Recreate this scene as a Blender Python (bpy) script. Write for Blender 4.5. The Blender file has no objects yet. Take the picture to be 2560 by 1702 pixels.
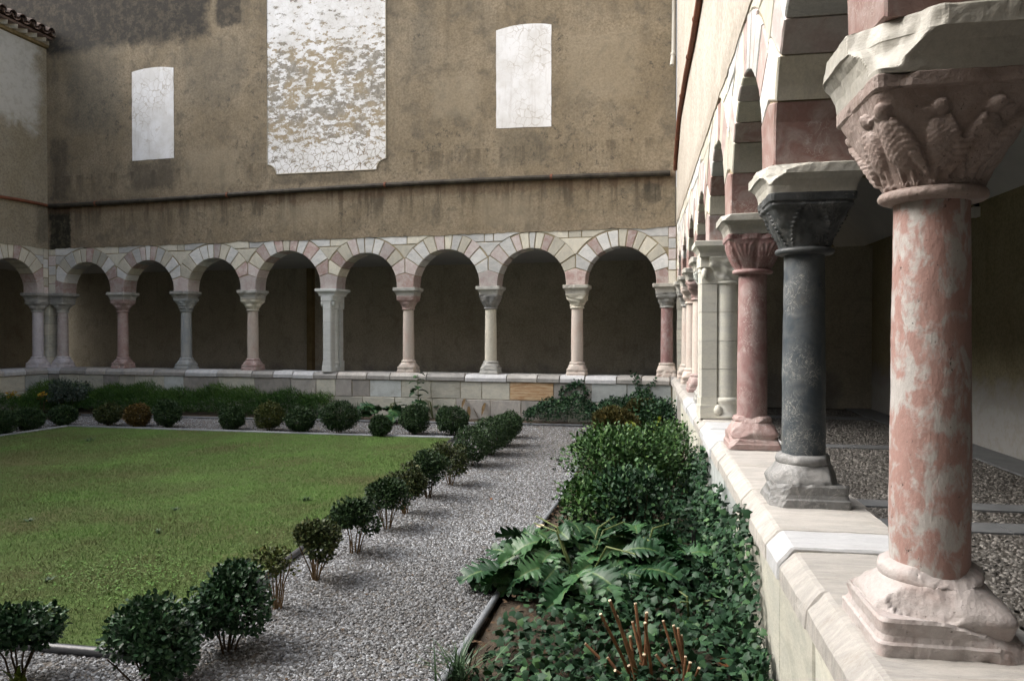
import bpy, math, random
import numpy as np
from mathutils import Matrix, Vector, noise
R = math.radians
random.seed(7)
rng = np.random.default_rng(7)
SC = bpy.context.scene
COL = SC.collection

# ------------------------------------------------------------------ camera, sky, sun, exposure
CZ = 1.63                      # eye height above the garden
FPX = 1850.0                   # focal length in photograph pixels (2560 wide)
PITCH = math.atan(23 / FPX)
cam = bpy.data.cameras.new('camera')
cam.sensor_width = 36.0
cam.lens = 36.0 * FPX / 2560
cam.clip_start = 0.05
cam.clip_end = 500
camo = bpy.data.objects.new('camera', cam)
COL.objects.link(camo)
camo.location = (0, 0, CZ)
camo.rotation_euler = (R(90) - PITCH, 0, 0)
SC.camera = camo

SUN_AZ, SUN_EL = R(-82), R(41)      # azimuth measured from +Y towards +X
w = bpy.data.worlds.new('World')
SC.world = w
w.use_nodes = True
wn = w.node_tree.nodes
bg = wn['Background']
sky = wn.new('ShaderNodeTexSky')
sky.sky_type = 'NISHITA'
sky.sun_disc = False
sky.sun_elevation = SUN_EL
sky.sun_rotation = SUN_AZ
sky.air_density = 1.0
sky.dust_density = 6.0
sky.ozone_density = 1.0
hs = wn.new('ShaderNodeHueSaturation')
hs.inputs['Saturation'].default_value = 0.55
w.node_tree.links.new(sky.outputs[0], hs.inputs['Color'])
w.node_tree.links.new(hs.outputs[0], bg.inputs[0])
bg.inputs[1].default_value = 0.15
sl = bpy.data.lights.new('sun', 'SUN')
sl.energy = 1.4
sl.angle = R(65)
sl.color = (1.0, 0.995, 0.985)
so = bpy.data.objects.new('sun', sl)
COL.objects.link(so)
sd = Vector((math.sin(SUN_AZ) * math.cos(SUN_EL), math.cos(SUN_AZ) * math.cos(SUN_EL), math.sin(SUN_EL)))
so.rotation_euler = sd.to_track_quat('Z', 'Y').to_euler()
so.location = (-6, 6, 20)
SC.view_settings.view_transform = 'Standard'
SC.view_settings.look = 'None'
SC.view_settings.gamma = 1
SC.view_settings.exposure = 1.38
SC.cycles.max_bounces = 7
SC.cycles.diffuse_bounces = 5
SC.cycles.glossy_bounces = 2
SC.cycles.caustics_reflective = False
SC.cycles.caustics_refractive = False

# ------------------------------------------------------------------ object helpers
def link(name, me, mat=None, parent=None, smooth=False):
    o = bpy.data.objects.new(name, me)
    COL.objects.link(o)
    if me is not None and mat is not None and not me.materials:
        me.materials.append(mat)
    if smooth and me is not None:
        me.shade_smooth()
        for q in me.polygons:
            if len(q.vertices) > 8: q.use_smooth = False
    if parent is not None:
        o.parent = parent
    return o

def tag(o, label=None, cat=None, group=None, kind=None):
    if label:
        o['label'] = label
        if not kind: kind = 'thing'
    if cat: o['category'] = cat
    if group: o['group'] = group
    if kind: o['kind'] = kind
    return o

def empty(name, loc=(0, 0, 0), rz=0.0, label=None, cat=None, group=None):
    o = bpy.data.objects.new(name, None)
    o.empty_display_size = 0.1
    COL.objects.link(o)
    o.location = loc
    o.rotation_euler = (0, 0, rz)
    return tag(o, label, cat, group)

def pyd(name, verts, faces):
    me = bpy.data.meshes.new(name)
    me.from_pydata([tuple(v) for v in verts], [], faces)
    me.update()
    return me

def npmesh(name, verts, faces, tone=None, rib=None):
    """verts Nx3, faces Mxk (uniform k)"""
    verts = np.ascontiguousarray(verts, dtype=np.float32)
    faces = np.ascontiguousarray(faces, dtype=np.int32)
    me = bpy.data.meshes.new(name)
    n, k = faces.shape
    me.vertices.add(len(verts))
    me.vertices.foreach_set('co', verts.ravel())
    me.loops.add(n * k)
    me.loops.foreach_set('vertex_index', faces.ravel())
    me.polygons.add(n)
    me.polygons.foreach_set('loop_start', np.arange(0, n * k, k, dtype=np.int32))
    me.polygons.foreach_set('loop_total', np.full(n, k, dtype=np.int32))
    me.update(calc_edges=True)
    if tone is not None:
        a = me.attributes.new('tone', 'FLOAT', 'FACE')
        a.data.foreach_set('value', np.ascontiguousarray(tone, dtype=np.float32))
    if rib is not None:
        a = me.attributes.new('rib', 'FLOAT', 'POINT')
        a.data.foreach_set('value', np.ascontiguousarray(rib, dtype=np.float32))
    return me

class MB:
    """collects simple shapes into ONE mesh"""
    def __init__(s): s.v = []; s.f = []
    def add(s, v, f):
        b = len(s.v); s.v += [tuple(p) for p in v]; s.f += [tuple(i + b for i in q) for q in f]
    def box(s, a, b):
        x0, y0, z0 = a; x1, y1, z1 = b
        s.add([(x0,y0,z0),(x1,y0,z0),(x1,y1,z0),(x0,y1,z0),(x0,y0,z1),(x1,y0,z1),(x1,y1,z1),(x0,y1,z1)],
              [(0,3,2,1),(4,5,6,7),(0,1,5,4),(1,2,6,5),(2,3,7,6),(3,0,4,7)])
    def tube(s, path, rad, n=8, cap=True):
        path = [Vector(p) for p in path]
        if not isinstance(rad, (list, tuple)): rad = [rad] * len(path)
        v = []; f = []
        up = Vector((0, 0, 1))
        for i, p in enumerate(path):
            t = (path[min(i + 1, len(path) - 1)] - path[max(i - 1, 0)]).normalized()
            a = t.cross(up)
            if a.length < 1e-3: a = t.cross(Vector((1, 0, 0)))
            a.normalize(); b = t.cross(a)
            for k in range(n):
                th = 2 * math.pi * k / n
                v.append(p + (a * math.cos(th) + b * math.sin(th)) * rad[i])
        for i in range(len(path) - 1):
            for k in range(n):
                f.append((i*n+k, i*n+(k+1) % n, (i+1)*n+(k+1) % n, (i+1)*n+k))
        if cap:
            f.append(tuple(range(n))); f.append(tuple(range((len(path)-1)*n, len(path)*n)))
        s.add(v, f)
    def mesh(s, name): return pyd(name, s.v, s.f)

# ------------------------------------------------------------------ material helpers
def newmat(name, rough=0.8, spec=0.3):
    m = bpy.data.materials.new(name)
    m.use_nodes = True
    nt = m.node_tree
    p = nt.nodes['Principled BSDF']
    p.inputs['Roughness'].default_value = rough
    p.inputs['Specular IOR Level'].default_value = spec
    return m, nt, p

class NT:
    """small node-building helper"""
    def __init__(s, nt): s.nt = nt; s.n = nt.nodes; s.l = nt.links
    def node(s, t, **kw):
        n = s.n.new(t)
        for k, v in kw.items(): setattr(n, k, v)
        return n
    def set(s, sock, v):
        if hasattr(v, 'is_output') or isinstance(v, bpy.types.NodeSocket): s.l.new(v, sock)
        else:
            if isinstance(v, (tuple, list)) and len(v) == 3 and sock.type == 'RGBA': v = (*v, 1)
            sock.default_value = v
    def coord(s, rnd=True, scale=None):
        tc = s.node('ShaderNodeTexCoord')
        out = tc.outputs['Object']
        if rnd:
            oi = s.node('ShaderNodeObjectInfo')
            m = s.node('ShaderNodeVectorMath', operation='SCALE')
            cb = s.node('ShaderNodeCombineXYZ')
            s.l.new(oi.outputs['Random'], cb.inputs[0]); s.l.new(oi.outputs['Random'], cb.inputs[2])
            s.l.new(cb.outputs[0], m.inputs[0]); m.inputs['Scale'].default_value = 37.0
            a = s.node('ShaderNodeVectorMath', operation='ADD')
            s.l.new(out, a.inputs[0]); s.l.new(m.outputs[0], a.inputs[1]); out = a.outputs[0]
        if scale:
            a = s.node('ShaderNodeVectorMath', operation='MULTIPLY')
            s.l.new(out, a.inputs[0]); a.inputs[1].default_value = scale; out = a.outputs[0]
        return out
    def noise(s, vec, scale, detail=4, rough=0.55, dist=0.0):
        n = s.node('ShaderNodeTexNoise')
        s.l.new(vec, n.inputs['Vector'])
        n.inputs['Scale'].default_value = scale; n.inputs['Detail'].default_value = detail
        n.inputs['Roughness'].default_value = rough; n.inputs['Distortion'].default_value = dist
        return n.outputs[0]
    def ramp(s, fac, stops, interp='LINEAR'):
        r = s.node('ShaderNodeValToRGB')
        r.color_ramp.interpolation = interp
        e = r.color_ramp.elements
        while len(e) < len(stops): e.new(0.5)
        for el, (p, c) in zip(e, stops):
            el.position = p
            el.color = (c, c, c, 1) if isinstance(c, (int, float)) else (*c, 1)
        s.set(r.inputs[0], fac)
        return r.outputs[0]
    def mix(s, fac, a, b, mode='MIX'):
        m = s.node('ShaderNodeMix', data_type='RGBA', blend_type=mode)
        s.set(m.inputs[0], fac); s.set(m.inputs[6], a); s.set(m.inputs[7], b)
        return m.outputs[2]
    def math(s, op, a, b=0.0, clamp=False):
        m = s.node('ShaderNodeMath', operation=op, use_clamp=clamp)
        s.set(m.inputs[0], a); s.set(m.inputs[1], b)
        return m.outputs[0]
    def maprange(s, v, a, b, c=0.0, d=1.0):
        m = s.node('ShaderNodeMapRange', interpolation_type='SMOOTHSTEP')
        s.set(m.inputs[0], v); m.inputs[1].default_value = a; m.inputs[2].default_value = b
        m.inputs[3].default_value = c; m.inputs[4].default_value = d
        return m.outputs[0]
    def bump(s, h, strength=0.3, dist=0.01, normal=None):
        b = s.node('ShaderNodeBump')
        b.inputs['Strength'].default_value = strength; b.inputs['Distance'].default_value = dist
        s.set(b.inputs['Height'], h)
        if normal is not None: s.l.new(normal, b.inputs['Normal'])
        return b.outputs[0]

def marble(name, c1, c2, vein, scale=6.0, patch=(0.42, 0.60), vein_amt=0.5, rough=0.55, dirt=0.45, stretch=(1, 1, 1),
           bump=0.25, veinw=0.03, dirtcol=(0.16, 0.14, 0.10), pits=0.0, objvar=0.25, vscale=1.6, dist=0.8):
    m, nt, p = newmat(name, rough, 0.35)
    N = NT(nt)
    v = N.coord(True, stretch)
    n1 = N.noise(v, scale, 5, 0.62, dist)
    base = N.mix(N.ramp(n1, [(patch[0], 0), (patch[1], 1)]), c1, c2)
    n2 = N.noise(v, scale * vscale, 4, 0.6, 1.5)
    d = N.math('ABSOLUTE', N.math('SUBTRACT', n2, 0.5))
    vm = N.maprange(d, 0.0, veinw, 1.0, 0.0)
    vsel = N.maprange(N.noise(v, scale * 0.6, 2), 0.42, 0.62)
    base = N.mix(N.math('MULTIPLY', N.math('MULTIPLY', vm, vsel), vein_amt), base, vein)
    nd = N.noise(v, 3.1, 6, 0.7, 0.3)
    base = N.mix(N.maprange(nd, 0.52, 0.78, 0.0, dirt), base, dirtcol)
    nf = N.noise(v, 60, 3, 0.7)
    base = N.mix(N.maprange(nf, 0.3, 0.7, 0.16, 0.0), base, (0.1, 0.09, 0.075))
    if pits > 0:
        npit = N.noise(v, 85, 3, 0.6)
        pm = N.maprange(npit, 0.66, 0.74)
        base = N.mix(N.math('MULTIPLY', pm, pits), base, (0.07, 0.06, 0.05))
    oi = N.node('ShaderNodeObjectInfo')
    hv = N.node('ShaderNodeHueSaturation')
    N.set(hv.inputs['Color'], base)
    N.set(hv.inputs['Value'], N.maprange(oi.outputs['Random'], 0, 1, 1 - objvar, 1 + objvar * 0.35))
    nt.links.new(hv.outputs[0], p.inputs['Base Color'])
    hgt = N.math('ADD', N.math('MULTIPLY', nf, 0.35), N.noise(v, 14, 5, 0.65))
    if pits > 0: hgt = N.math('SUBTRACT', hgt, N.math('MULTIPLY', pm, 0.6))
    nt.links.new(N.bump(hgt, bump, 0.012), p.inputs['Normal'])
    N.set(p.inputs['Roughness'], N.maprange(n1, 0.3, 0.7, rough - 0.1, rough + 0.15))
    return m

M = {}
M['white'] = marble('white_marble', (0.70, 0.70, 0.68), (0.60, 0.61, 0.60), (0.42, 0.44, 0.45), 5, dirt=0.25, stretch=(1, 1, 2.2), vein_amt=0.5)
M['cream'] = marble('cream_stone', (0.66, 0.63, 0.53), (0.58, 0.56, 0.48), (0.44, 0.40, 0.32), 5, dirt=0.28, stretch=(1.6, 1.6, 1))
M['pink'] = marble('pink_marble', (0.43, 0.29, 0.265), (0.57, 0.50, 0.47), (0.68, 0.60, 0.57), 9, patch=(0.36, 0.62), dirt=0.22, vein_amt=0.8)
M['mauve'] = marble('mauve_marble', (0.50, 0.41, 0.395), (0.59, 0.55, 0.53), (0.66, 0.60, 0.58), 9, patch=(0.36, 0.62), dirt=0.22, vein_amt=0.8)
M['grey'] = marble('grey_stone', (0.47, 0.47, 0.44), (0.36, 0.36, 0.34), (0.28, 0.28, 0.27), 5, dirt=0.4, stretch=(1, 1, 2))
M['block_cream'] = marble('cream_wall_stone', (0.58, 0.57, 0.49), (0.49, 0.49, 0.43), (0.37, 0.37, 0.33), 5, dirt=0.45, stretch=(1, 1, 2))
M['block_grey'] = marble('grey_wall_stone', (0.42, 0.40, 0.37), (0.34, 0.33, 0.31), (0.25, 0.245, 0.23), 4, dirt=0.5, stretch=(1.5, 1, 1))
M['block_blue'] = marble('blue_wall_stone', (0.54, 0.58, 0.575), (0.46, 0.495, 0.49), (0.30, 0.32, 0.32), 4, dirt=0.4)
M['block_orange'] = marble('orange_banded_stone', (0.58, 0.44, 0.28), (0.40, 0.23, 0.11), (0.27, 0.16, 0.09), 6, dirt=0.25, stretch=(0.6, 1, 7), vein_amt=0.7, objvar=0.02)
M['cop_near'] = marble('weathered_coping_marble', (0.50, 0.475, 0.44), (0.41, 0.395, 0.37), (0.40, 0.38, 0.36), 4, dirt=0.45, stretch=(5, 1.0, 2.2), pits=0.75, bump=0.5, objvar=0.1, vein_amt=0.5, dirtcol=(0.24, 0.21, 0.16))
M['cop_white'] = marble('white_coping_marble', (0.56, 0.57, 0.58), (0.49, 0.50, 0.515), (0.40, 0.42, 0.44), 4, dirt=0.22, stretch=(4, 1, 2), pits=0.25, objvar=0.08)
M['cop_grey'] = marble('grey_coping_stone', (0.42, 0.41, 0.39), (0.34, 0.335, 0.32), (0.26, 0.26, 0.25), 5, dirt=0.45)
# column marbles
M['breccia'] = marble('pink_breccia_marble', (0.365, 0.228, 0.20), (0.45, 0.43, 0.41), (0.50, 0.45, 0.42), 19, patch=(0.47, 0.58), dist=0.35, dirt=0.3, stretch=(1, 1, 0.6), pits=0.9, vein_amt=0.5, veinw=0.012, rough=0.55, bump=0.4, objvar=0.0)
M['breccia_base'] = marble('worn_pinkish_stone', (0.47, 0.43, 0.415), (0.40, 0.31, 0.285), (0.40, 0.28, 0.25), 6, patch=(0.5, 0.75), dirt=0.35, pits=0.5, bump=0.5, objvar=0.0, vein_amt=0.3)
M['carved_pink'] = marble('carved_brownish_pink_stone', (0.35, 0.285, 0.26), (0.28, 0.215, 0.19), (0.42, 0.36, 0.33), 5, dirt=0.5, bump=0.85, objvar=0.0, vein_amt=0.3, dirtcol=(0.16, 0.12, 0.095), pits=.5)
M['abacus'] = marble('abacus_stone', (0.50, 0.485, 0.43), (0.42, 0.41, 0.37), (0.38, 0.36, 0.31), 4, dirt=0.35, bump=0.35, objvar=0.12)
M['black'] = marble('blue_black_marble', (0.058, 0.074, 0.088), (0.125, 0.137, 0.145), (0.50, 0.49, 0.44), 9, patch=(0.38, 0.68), dirt=0.35, vein_amt=0.75, rough=0.42, veinw=0.02, dirtcol=(0.11, 0.085, 0.05), objvar=0.0, vscale=2.6, pits=0.0)
M['black_cap'] = marble('dark_carved_marble', (0.040, 0.046, 0.050), (0.085, 0.092, 0.096), (0.30, 0.29, 0.27), 8, dirt=0.3, vein_amt=0.4, rough=0.5, objvar=0.0)
M['dark_base'] = marble('grey_base_stone', (0.27, 0.27, 0.265), (0.19, 0.195, 0.195), (0.45, 0.44, 0.42), 6, dirt=0.35, bump=0.5, objvar=0.0)
M['red'] = marble('red_purple_marble', (0.265, 0.15, 0.145), (0.37, 0.285, 0.27), (0.66, 0.60, 0.57), 11, patch=(0.42, 0.68), dirt=0.15, vein_amt=0.8, veinw=0.016, stretch=(1, 1, 0.7), objvar=0.0, vscale=2.0)
M['redstone'] = marble('red_brown_stone', (0.27, 0.158, 0.138), (0.39, 0.315, 0.29), (0.50, 0.45, 0.42), 9, patch=(0.42, 0.7), dirt=0.3, vein_amt=0.7, objvar=0.15)
M['red_pale'] = marble('pale_red_marble', (0.37, 0.25, 0.232), (0.46, 0.385, 0.36), (0.70, 0.64, 0.60), 7, patch=(0.4, 0.7), dirt=0.25, vein_amt=0.7, objvar=0.1)
M['pale_pink'] = marble('pale_pink_marble', (0.60, 0.53, 0.47), (0.55, 0.42, 0.36), (0.66, 0.62, 0.57), 5, patch=(0.5, 0.75), dirt=0.3, stretch=(1, 1, 0.5), objvar=0.12)
M['lavender'] = marble('lavender_white_marble', (0.62, 0.60, 0.62), (0.56, 0.53, 0.56), (0.45, 0.42, 0.44), 5, dirt=0.2, objvar=0.05)
M['bluegrey'] = marble('blue_grey_marble', (0.30, 0.33, 0.34), (0.37, 0.385, 0.38), (0.46, 0.47, 0.45), 7, dirt=0.25, stretch=(1, 1, 0.5), objvar=0.0)
M['greencap'] = marble('grey_green_marble', (0.36, 0.39, 0.36), (0.44, 0.46, 0.43), (0.55, 0.56, 0.53), 7, dirt=0.3, stretch=(1, 1, 0.4), objvar=0.0)
M['pier'] = marble('pier_marble', (0.68, 0.665, 0.58), (0.62, 0.61, 0.55), (0.50, 0.50, 0.46), 3, dirt=0.2, stretch=(1, 1, 4), objvar=0.08, bump=0.12)
M['pier_blue'] = marble('bluish_pier_marble', (0.66, 0.69, 0.68), (0.60, 0.63, 0.62), (0.46, 0.50, 0.51), 3, dirt=0.2, stretch=(1, 1, 3), objvar=0.06, bump=0.12)

def simple(name, c1, c2, scale, rough=0.9, bump=0.3, bscale=None, spec=0.2, rnd=False, stretch=None, detail=6):
    m, nt, p = newmat(name, rough, spec)
    N = NT(nt)
    v = N.coord(rnd, stretch)
    n = N.noise(v, scale, detail, 0.65)
    nt.links.new(N.ramp(n, [(0.3, c1), (0.7, c2)]), p.inputs['Base Color'])
    nt.links.new(N.bump(N.noise(v, bscale or scale * 6, 4, 0.65), bump, 0.01), p.inputs['Normal'])
    return m
M['mortar'] = simple('lime_mortar', (0.24, 0.20, 0.125), (0.36, 0.31, 0.21), 5, bump=0.6, bscale=70)
M['mortar_dark'] = simple('damp_mortar', (0.15, 0.135, 0.095), (0.27, 0.24, 0.17), 6, bump=0.6, bscale=60)
M['soil'] = simple('garden_soil', (0.035, 0.027, 0.02), (0.09, 0.07, 0.05), 9, bump=0.9, bscale=50)
M['pipe'] = simple('grey_plastic_pipe', (0.15, 0.165, 0.18), (0.24, 0.255, 0.27), 8, rough=0.5, bump=0.1, spec=0.4)
M['pipe_dark'] = simple('dark_plastic_pipe', (0.045, 0.047, 0.052), (0.085, 0.088, 0.095), 8, rough=0.4, bump=0.1, spec=0.5)
M['rust'] = simple('rusty_iron_pipe', (0.10, 0.045, 0.03), (0.22, 0.085, 0.05), 5, rough=0.7, bump=0.3)
M['black_pipe'] = simple('mossy_black_pipe', (0.022, 0.019, 0.015), (0.075, 0.065, 0.05), 6, rough=0.7, bump=0.4)
M['white_metal'] = simple('white_painted_metal', (0.62, 0.61, 0.58), (0.74, 0.73, 0.70), 4, rough=0.45, bump=0.05)
M['pale_metal'] = simple('beige_painted_metal', (0.42, 0.40, 0.35), (0.50, 0.475, 0.42), 4, rough=0.5, bump=0.05)
M['black_metal'] = simple('black_metal', (0.008, 0.008, 0.009), (0.02, 0.02, 0.02), 4, rough=0.5, bump=0.1)
M['slab'] = simple('blue_grey_slab', (0.11, 0.118, 0.126), (0.17, 0.177, 0.183), 5, rough=0.6, bump=0.15, rnd=True)
M['stem'] = simple('tan_stem_bark', (0.11, 0.072, 0.038), (0.22, 0.15, 0.085), 14, bump=0.3)
M['stem_dark'] = simple('dark_stem_bark', (0.035, 0.024, 0.015), (0.085, 0.058, 0.034), 14, bump=0.3)
M['cane'] = simple('red_brown_cane', (0.12, 0.055, 0.028), (0.22, 0.115, 0.06), 9, bump=0.2, rough=0.6)
M['cut'] = simple('fresh_cut_wood', (0.60, 0.48, 0.33), (0.70, 0.58, 0.42), 9, bump=0.1)
M['tile'] = simple('weathered_roof_tile', (0.035, 0.030, 0.028), (0.16, 0.115, 0.095), 9, bump=0.4, rnd=True)
M['tile_red'] = simple('red_roof_tile', (0.085, 0.058, 0.046), (0.19, 0.13, 0.105), 7, bump=0.3, rnd=True)
M['eave'] = simple('eave_plaster_tooth', (0.30, 0.265, 0.20), (0.46, 0.43, 0.36), 5, bump=0.3, rnd=True)
M['eave_wood'] = simple('eave_moulding', (0.16, 0.12, 0.06), (0.25, 0.19, 0.10), 5, bump=0.2)
M['gfloor'] = simple('worn_gallery_paving', (0.26, 0.245, 0.22), (0.36, 0.34, 0.31), 4, bump=0.3)
M['vault'] = simple('grey_vault_plaster', (0.42, 0.425, 0.43), (0.52, 0.52, 0.51), 1.5, bump=0.15, bscale=40)
M['litter'] = simple('brown_leaf_litter', (0.05, 0.03, 0.018), (0.13, 0.085, 0.05), 30, bump=0.1)
M['dead'] = simple('dead_leaf', (0.16, 0.06, 0.025), (0.30, 0.14, 0.06), 20, bump=0.1)
M['dry'] = simple('dry_leaf', (0.075, 0.05, 0.025), (0.16, 0.11, 0.055), 14, bump=0.1)
M['wood'] = simple('dark_wood', (0.035, 0.025, 0.017), (0.06, 0.045, 0.03), 6, bump=0.1)

def leafmat(name, dark, mid, light, rough=0.42, spec=0.5, rib=None, trans=0.0):
    m, nt, p = newmat(name, rough, spec)
    N = NT(nt)
    at = N.node('ShaderNodeAttribute', attribute_name='tone')
    c = N.ramp(at.outputs['Fac'], [(0.0, dark), (0.55, mid), (1.0, light)])
    v = N.coord(False)
    c = N.mix(N.maprange(N.noise(v, 9, 3), 0.35, 0.65, 0.35, 0.0), c, dark)
    if rib:
        ar = N.node('ShaderNodeAttribute', attribute_name='rib')
        c = N.mix(N.maprange(ar.outputs['Fac'], 0.75, 0.98), c, rib)
    nt.links.new(c, p.inputs['Base Color'])
    return m
M['box'] = leafmat('box_leaves', (0.010, 0.024, 0.010), (0.027, 0.060, 0.021), (0.075, 0.13, 0.044), 0.55, 0.2)
M['box_near'] = leafmat('glossy_box_leaves', (0.010, 0.030, 0.013), (0.024, 0.066, 0.027), (0.065, 0.135, 0.055), 0.42, 0.28)
M['box_bronze'] = leafmat('bronzed_box_leaves', (0.018, 0.030, 0.010), (0.046, 0.068, 0.021), (0.115, 0.115, 0.038), 0.55, 0.22)
M['box_orange'] = leafmat('orange_tinged_box_leaves', (0.035, 0.032, 0.010), (0.11, 0.075, 0.018), (0.22, 0.13, 0.03), 0.55, 0.22)
M['box_yellow'] = leafmat('yellow_tipped_box_leaves', (0.022, 0.035, 0.010), (0.06, 0.08, 0.018), (0.16, 0.15, 0.035), 0.55, 0.22)
M['ivy'] = leafmat('ivy_leaves', (0.010, 0.028, 0.014), (0.024, 0.066, 0.030), (0.080, 0.165, 0.058), 0.5, 0.22)
M['shrub'] = leafmat('shrub_leaves', (0.018, 0.046, 0.015), (0.045, 0.108, 0.030), (0.125, 0.225, 0.06), 0.5, 0.22)
M['greyshrub'] = leafmat('grey_green_leaves', (0.03, 0.045, 0.035), (0.06, 0.09, 0.07), (0.13, 0.17, 0.13), 0.55, 0.3)
M['heather'] = leafmat('olive_brown_needles', (0.03, 0.034, 0.011), (0.07, 0.065, 0.02), (0.13, 0.10, 0.03), 0.6, 0.2)
M['juniper'] = leafmat('fine_green_needles', (0.018, 0.050, 0.012), (0.048, 0.115, 0.022), (0.11, 0.20, 0.038), 0.6, 0.2)
M['iris'] = leafmat('blade_leaves', (0.02, 0.05, 0.025), (0.05, 0.10, 0.045), (0.11, 0.18, 0.08), 0.42, 0.4)
M['spurge'] = leafmat('yellow_green_leaves', (0.09, 0.13, 0.02), (0.17, 0.22, 0.03), (0.30, 0.34, 0.06), 0.5, 0.3)
M['acanthus'] = leafmat('acanthus_leaf', (0.010, 0.036, 0.015), (0.022, 0.074, 0.026), (0.075, 0.17, 0.06), 0.4, 0.3, rib=(0.085, 0.14, 0.05))
M['grass'] = leafmat('lawn_grass', (0.120, 0.125, 0.056), (0.090, 0.165, 0.048), (0.13, 0.27, 0.062), 0.7, 0.15)
M['straw'] = leafmat('autumn_leaves', (0.30, 0.16, 0.02), (0.42, 0.26, 0.03), (0.50, 0.38, 0.06), 0.6, 0.2)

def gravelmat():
    m, nt, p = newmat('gravel_pebble', 0.75, 0.3)
    N = NT(nt)
    at = N.node('ShaderNodeAttribute', attribute_name='tone')
    c = N.ramp(at.outputs['Fac'], [(0.0, (0.060, 0.060, 0.060)), (0.2, (0.118, 0.116, 0.116)), (0.5, (0.182, 0.187, 0.192)), (0.8, (0.262, 0.272, 0.285)), (1.0, (0.44, 0.46, 0.485))])
    nt.links.new(c, p.inputs['Base Color'])
    return m
M['pebble'] = gravelmat()
def pebfloor():
    m, nt, p = newmat('floor_pebble', 0.6, 0.35)
    N = NT(nt)
    at = N.node('ShaderNodeAttribute', attribute_name='tone')
    c = N.ramp(at.outputs['Fac'], [(0.0, (0.045, 0.042, 0.038)), (0.5, (0.11, 0.104, 0.096)), (1.0, (0.22, 0.21, 0.195))])
    nt.links.new(c, p.inputs['Base Color'])
    return m
M['floor_pebble'] = pebfloor()
def gravelbase():
    m, nt, p = newmat('gravel_bed', 0.85, 0.2)
    N = NT(nt)
    v = N.coord(False)
    vo = N.node('ShaderNodeTexVoronoi')
    vo.inputs['Scale'].default_value = 62
    nt.links.new(v, vo.inputs['Vector'])
    sx = N.node('ShaderNodeSeparateColor')
    nt.links.new(vo.outputs['Color'], sx.inputs[0])
    c = N.ramp(sx.outputs[0], [(0.0, (0.08, 0.075, 0.07)), (0.35, (0.165, 0.157, 0.15)), (0.75, (0.27, 0.265, 0.26)), (1.0, (0.45, 0.45, 0.45))])
    d = N.maprange(vo.outputs['Distance'], 0.0, 0.75, 1.0, 0.25)
    c = N.mix(d, (0.07, 0.06, 0.05), c)
    c = N.mix(N.maprange(N.noise(v, 1.1, 3), 0.4, 0.7, 0.0, 0.3), c, (0.18, 0.155, 0.12))
    nt.links.new(c, p.inputs['Base Color'])
    nt.links.new(N.bump(d, 0.9, 0.012), p.inputs['Normal'])
    return m
M['gravelbase'] = gravelbase()
def cobblebase():
    m, nt, p = newmat('pebble_floor_mortar', 0.8, 0.25)
    N = NT(nt)
    v = N.coord(False)
    vo = N.node('ShaderNodeTexVoronoi')
    vo.inputs['Scale'].default_value = 24
    nt.links.new(v, vo.inputs['Vector'])
    sx = N.node('ShaderNodeSeparateColor')
    nt.links.new(vo.outputs['Color'], sx.inputs[0])
    c = N.ramp(sx.outputs[0], [(0.0, (0.06, 0.056, 0.05)), (0.6, (0.13, 0.122, 0.11)), (1.0, (0.2, 0.19, 0.175))])
    d = N.maprange(vo.outputs['Distance'], 0.05, 0.7, 1.0, 0.0)
    c = N.mix(d, (0.065, 0.06, 0.053), c)
    nt.links.new(c, p.inputs['Base Color'])
    nt.links.new(N.bump(d, 0.8, 0.012), p.inputs['Normal'])
    return m
M['cobble'] = cobblebase()
def lawnmat():
    m, nt, p = newmat('lawn_turf', 0.9, 0.15)
    N = NT(nt)
    v = N.coord(False)
    c = N.ramp(N.noise(v, 0.9, 5, 0.6), [(0.33, (0.115, 0.115, 0.050)), (0.5, (0.098, 0.150, 0.044)), (0.68, (0.115, 0.205, 0.05))])
    c = N.mix(N.maprange(N.noise(v, 34, 4, 0.7), 0.35, 0.65, 0.5, 0.0), c, (0.035, 0.045, 0.014))
    c = N.mix(N.maprange(N.noise(v, 3.3, 5, 0.7), 0.6, 0.75, 0.0, 0.5), c, (0.14, 0.105, 0.05))
    nt.links.new(c, p.inputs['Base Color'])
    nt.links.new(N.bump(N.noise(v, 90, 4, 0.7), 0.9, 0.02), p.inputs['Normal'])
    return m
M['lawn'] = lawnmat()

# ------------------------------------------------------------------ frames: local x along the arcade, local y towards the garden
class Frame:
    def __init__(s, ox, oy, dx, dy):
        n = math.hypot(dx, dy)
        s.o = Vector((ox, oy, 0)); s.d = Vector((dx / n, dy / n, 0)); s.n = Vector((-s.d.y, s.d.x, 0))
        s.rz = math.atan2(dy, dx)
    def w(s, x, y, z=0.0): return s.o + s.d * x + s.n * y + Vector((0, 0, z))
    def at(s, px, py, off=0.0):
        """photo pixel -> (local x, z) on the vertical plane at local y = off"""
        r = camo.rotation_euler.to_matrix() @ Vector(((px - 1280) / FPX, -(py - 851) / FPX, -1))
        C = Vector((0, 0, CZ))
        t = (off - (C - s.o).dot(s.n)) / r.dot(s.n)
        P = C + r * t
        return (P - s.o).dot(s.d), P.z
def ground(px, py, z=0.0):
    r = camo.rotation_euler.to_matrix() @ Vector(((px - 1280) / FPX, -(py - 851) / FPX, -1))
    t = (z - CZ) / r.z
    return (r.x * t, r.y * t)
FR = Frame(0.80, 0.0, 0.1735, 1.0)             # right arcade, x runs away from the camera
FB = Frame(3.043, 12.928, -1.0, 0.2651)        # back arcade, x runs from the right corner to the left
FL = Frame(-10.308, 16.468, -0.22, -1.0)       # left arcade, x runs from the far corner towards the camera
ZP = {'R': 0.785, 'B': 0.838, 'L': 0.838}
RSLOPE = 0.0042                                # the right parapet rises slightly towards the corner
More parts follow.
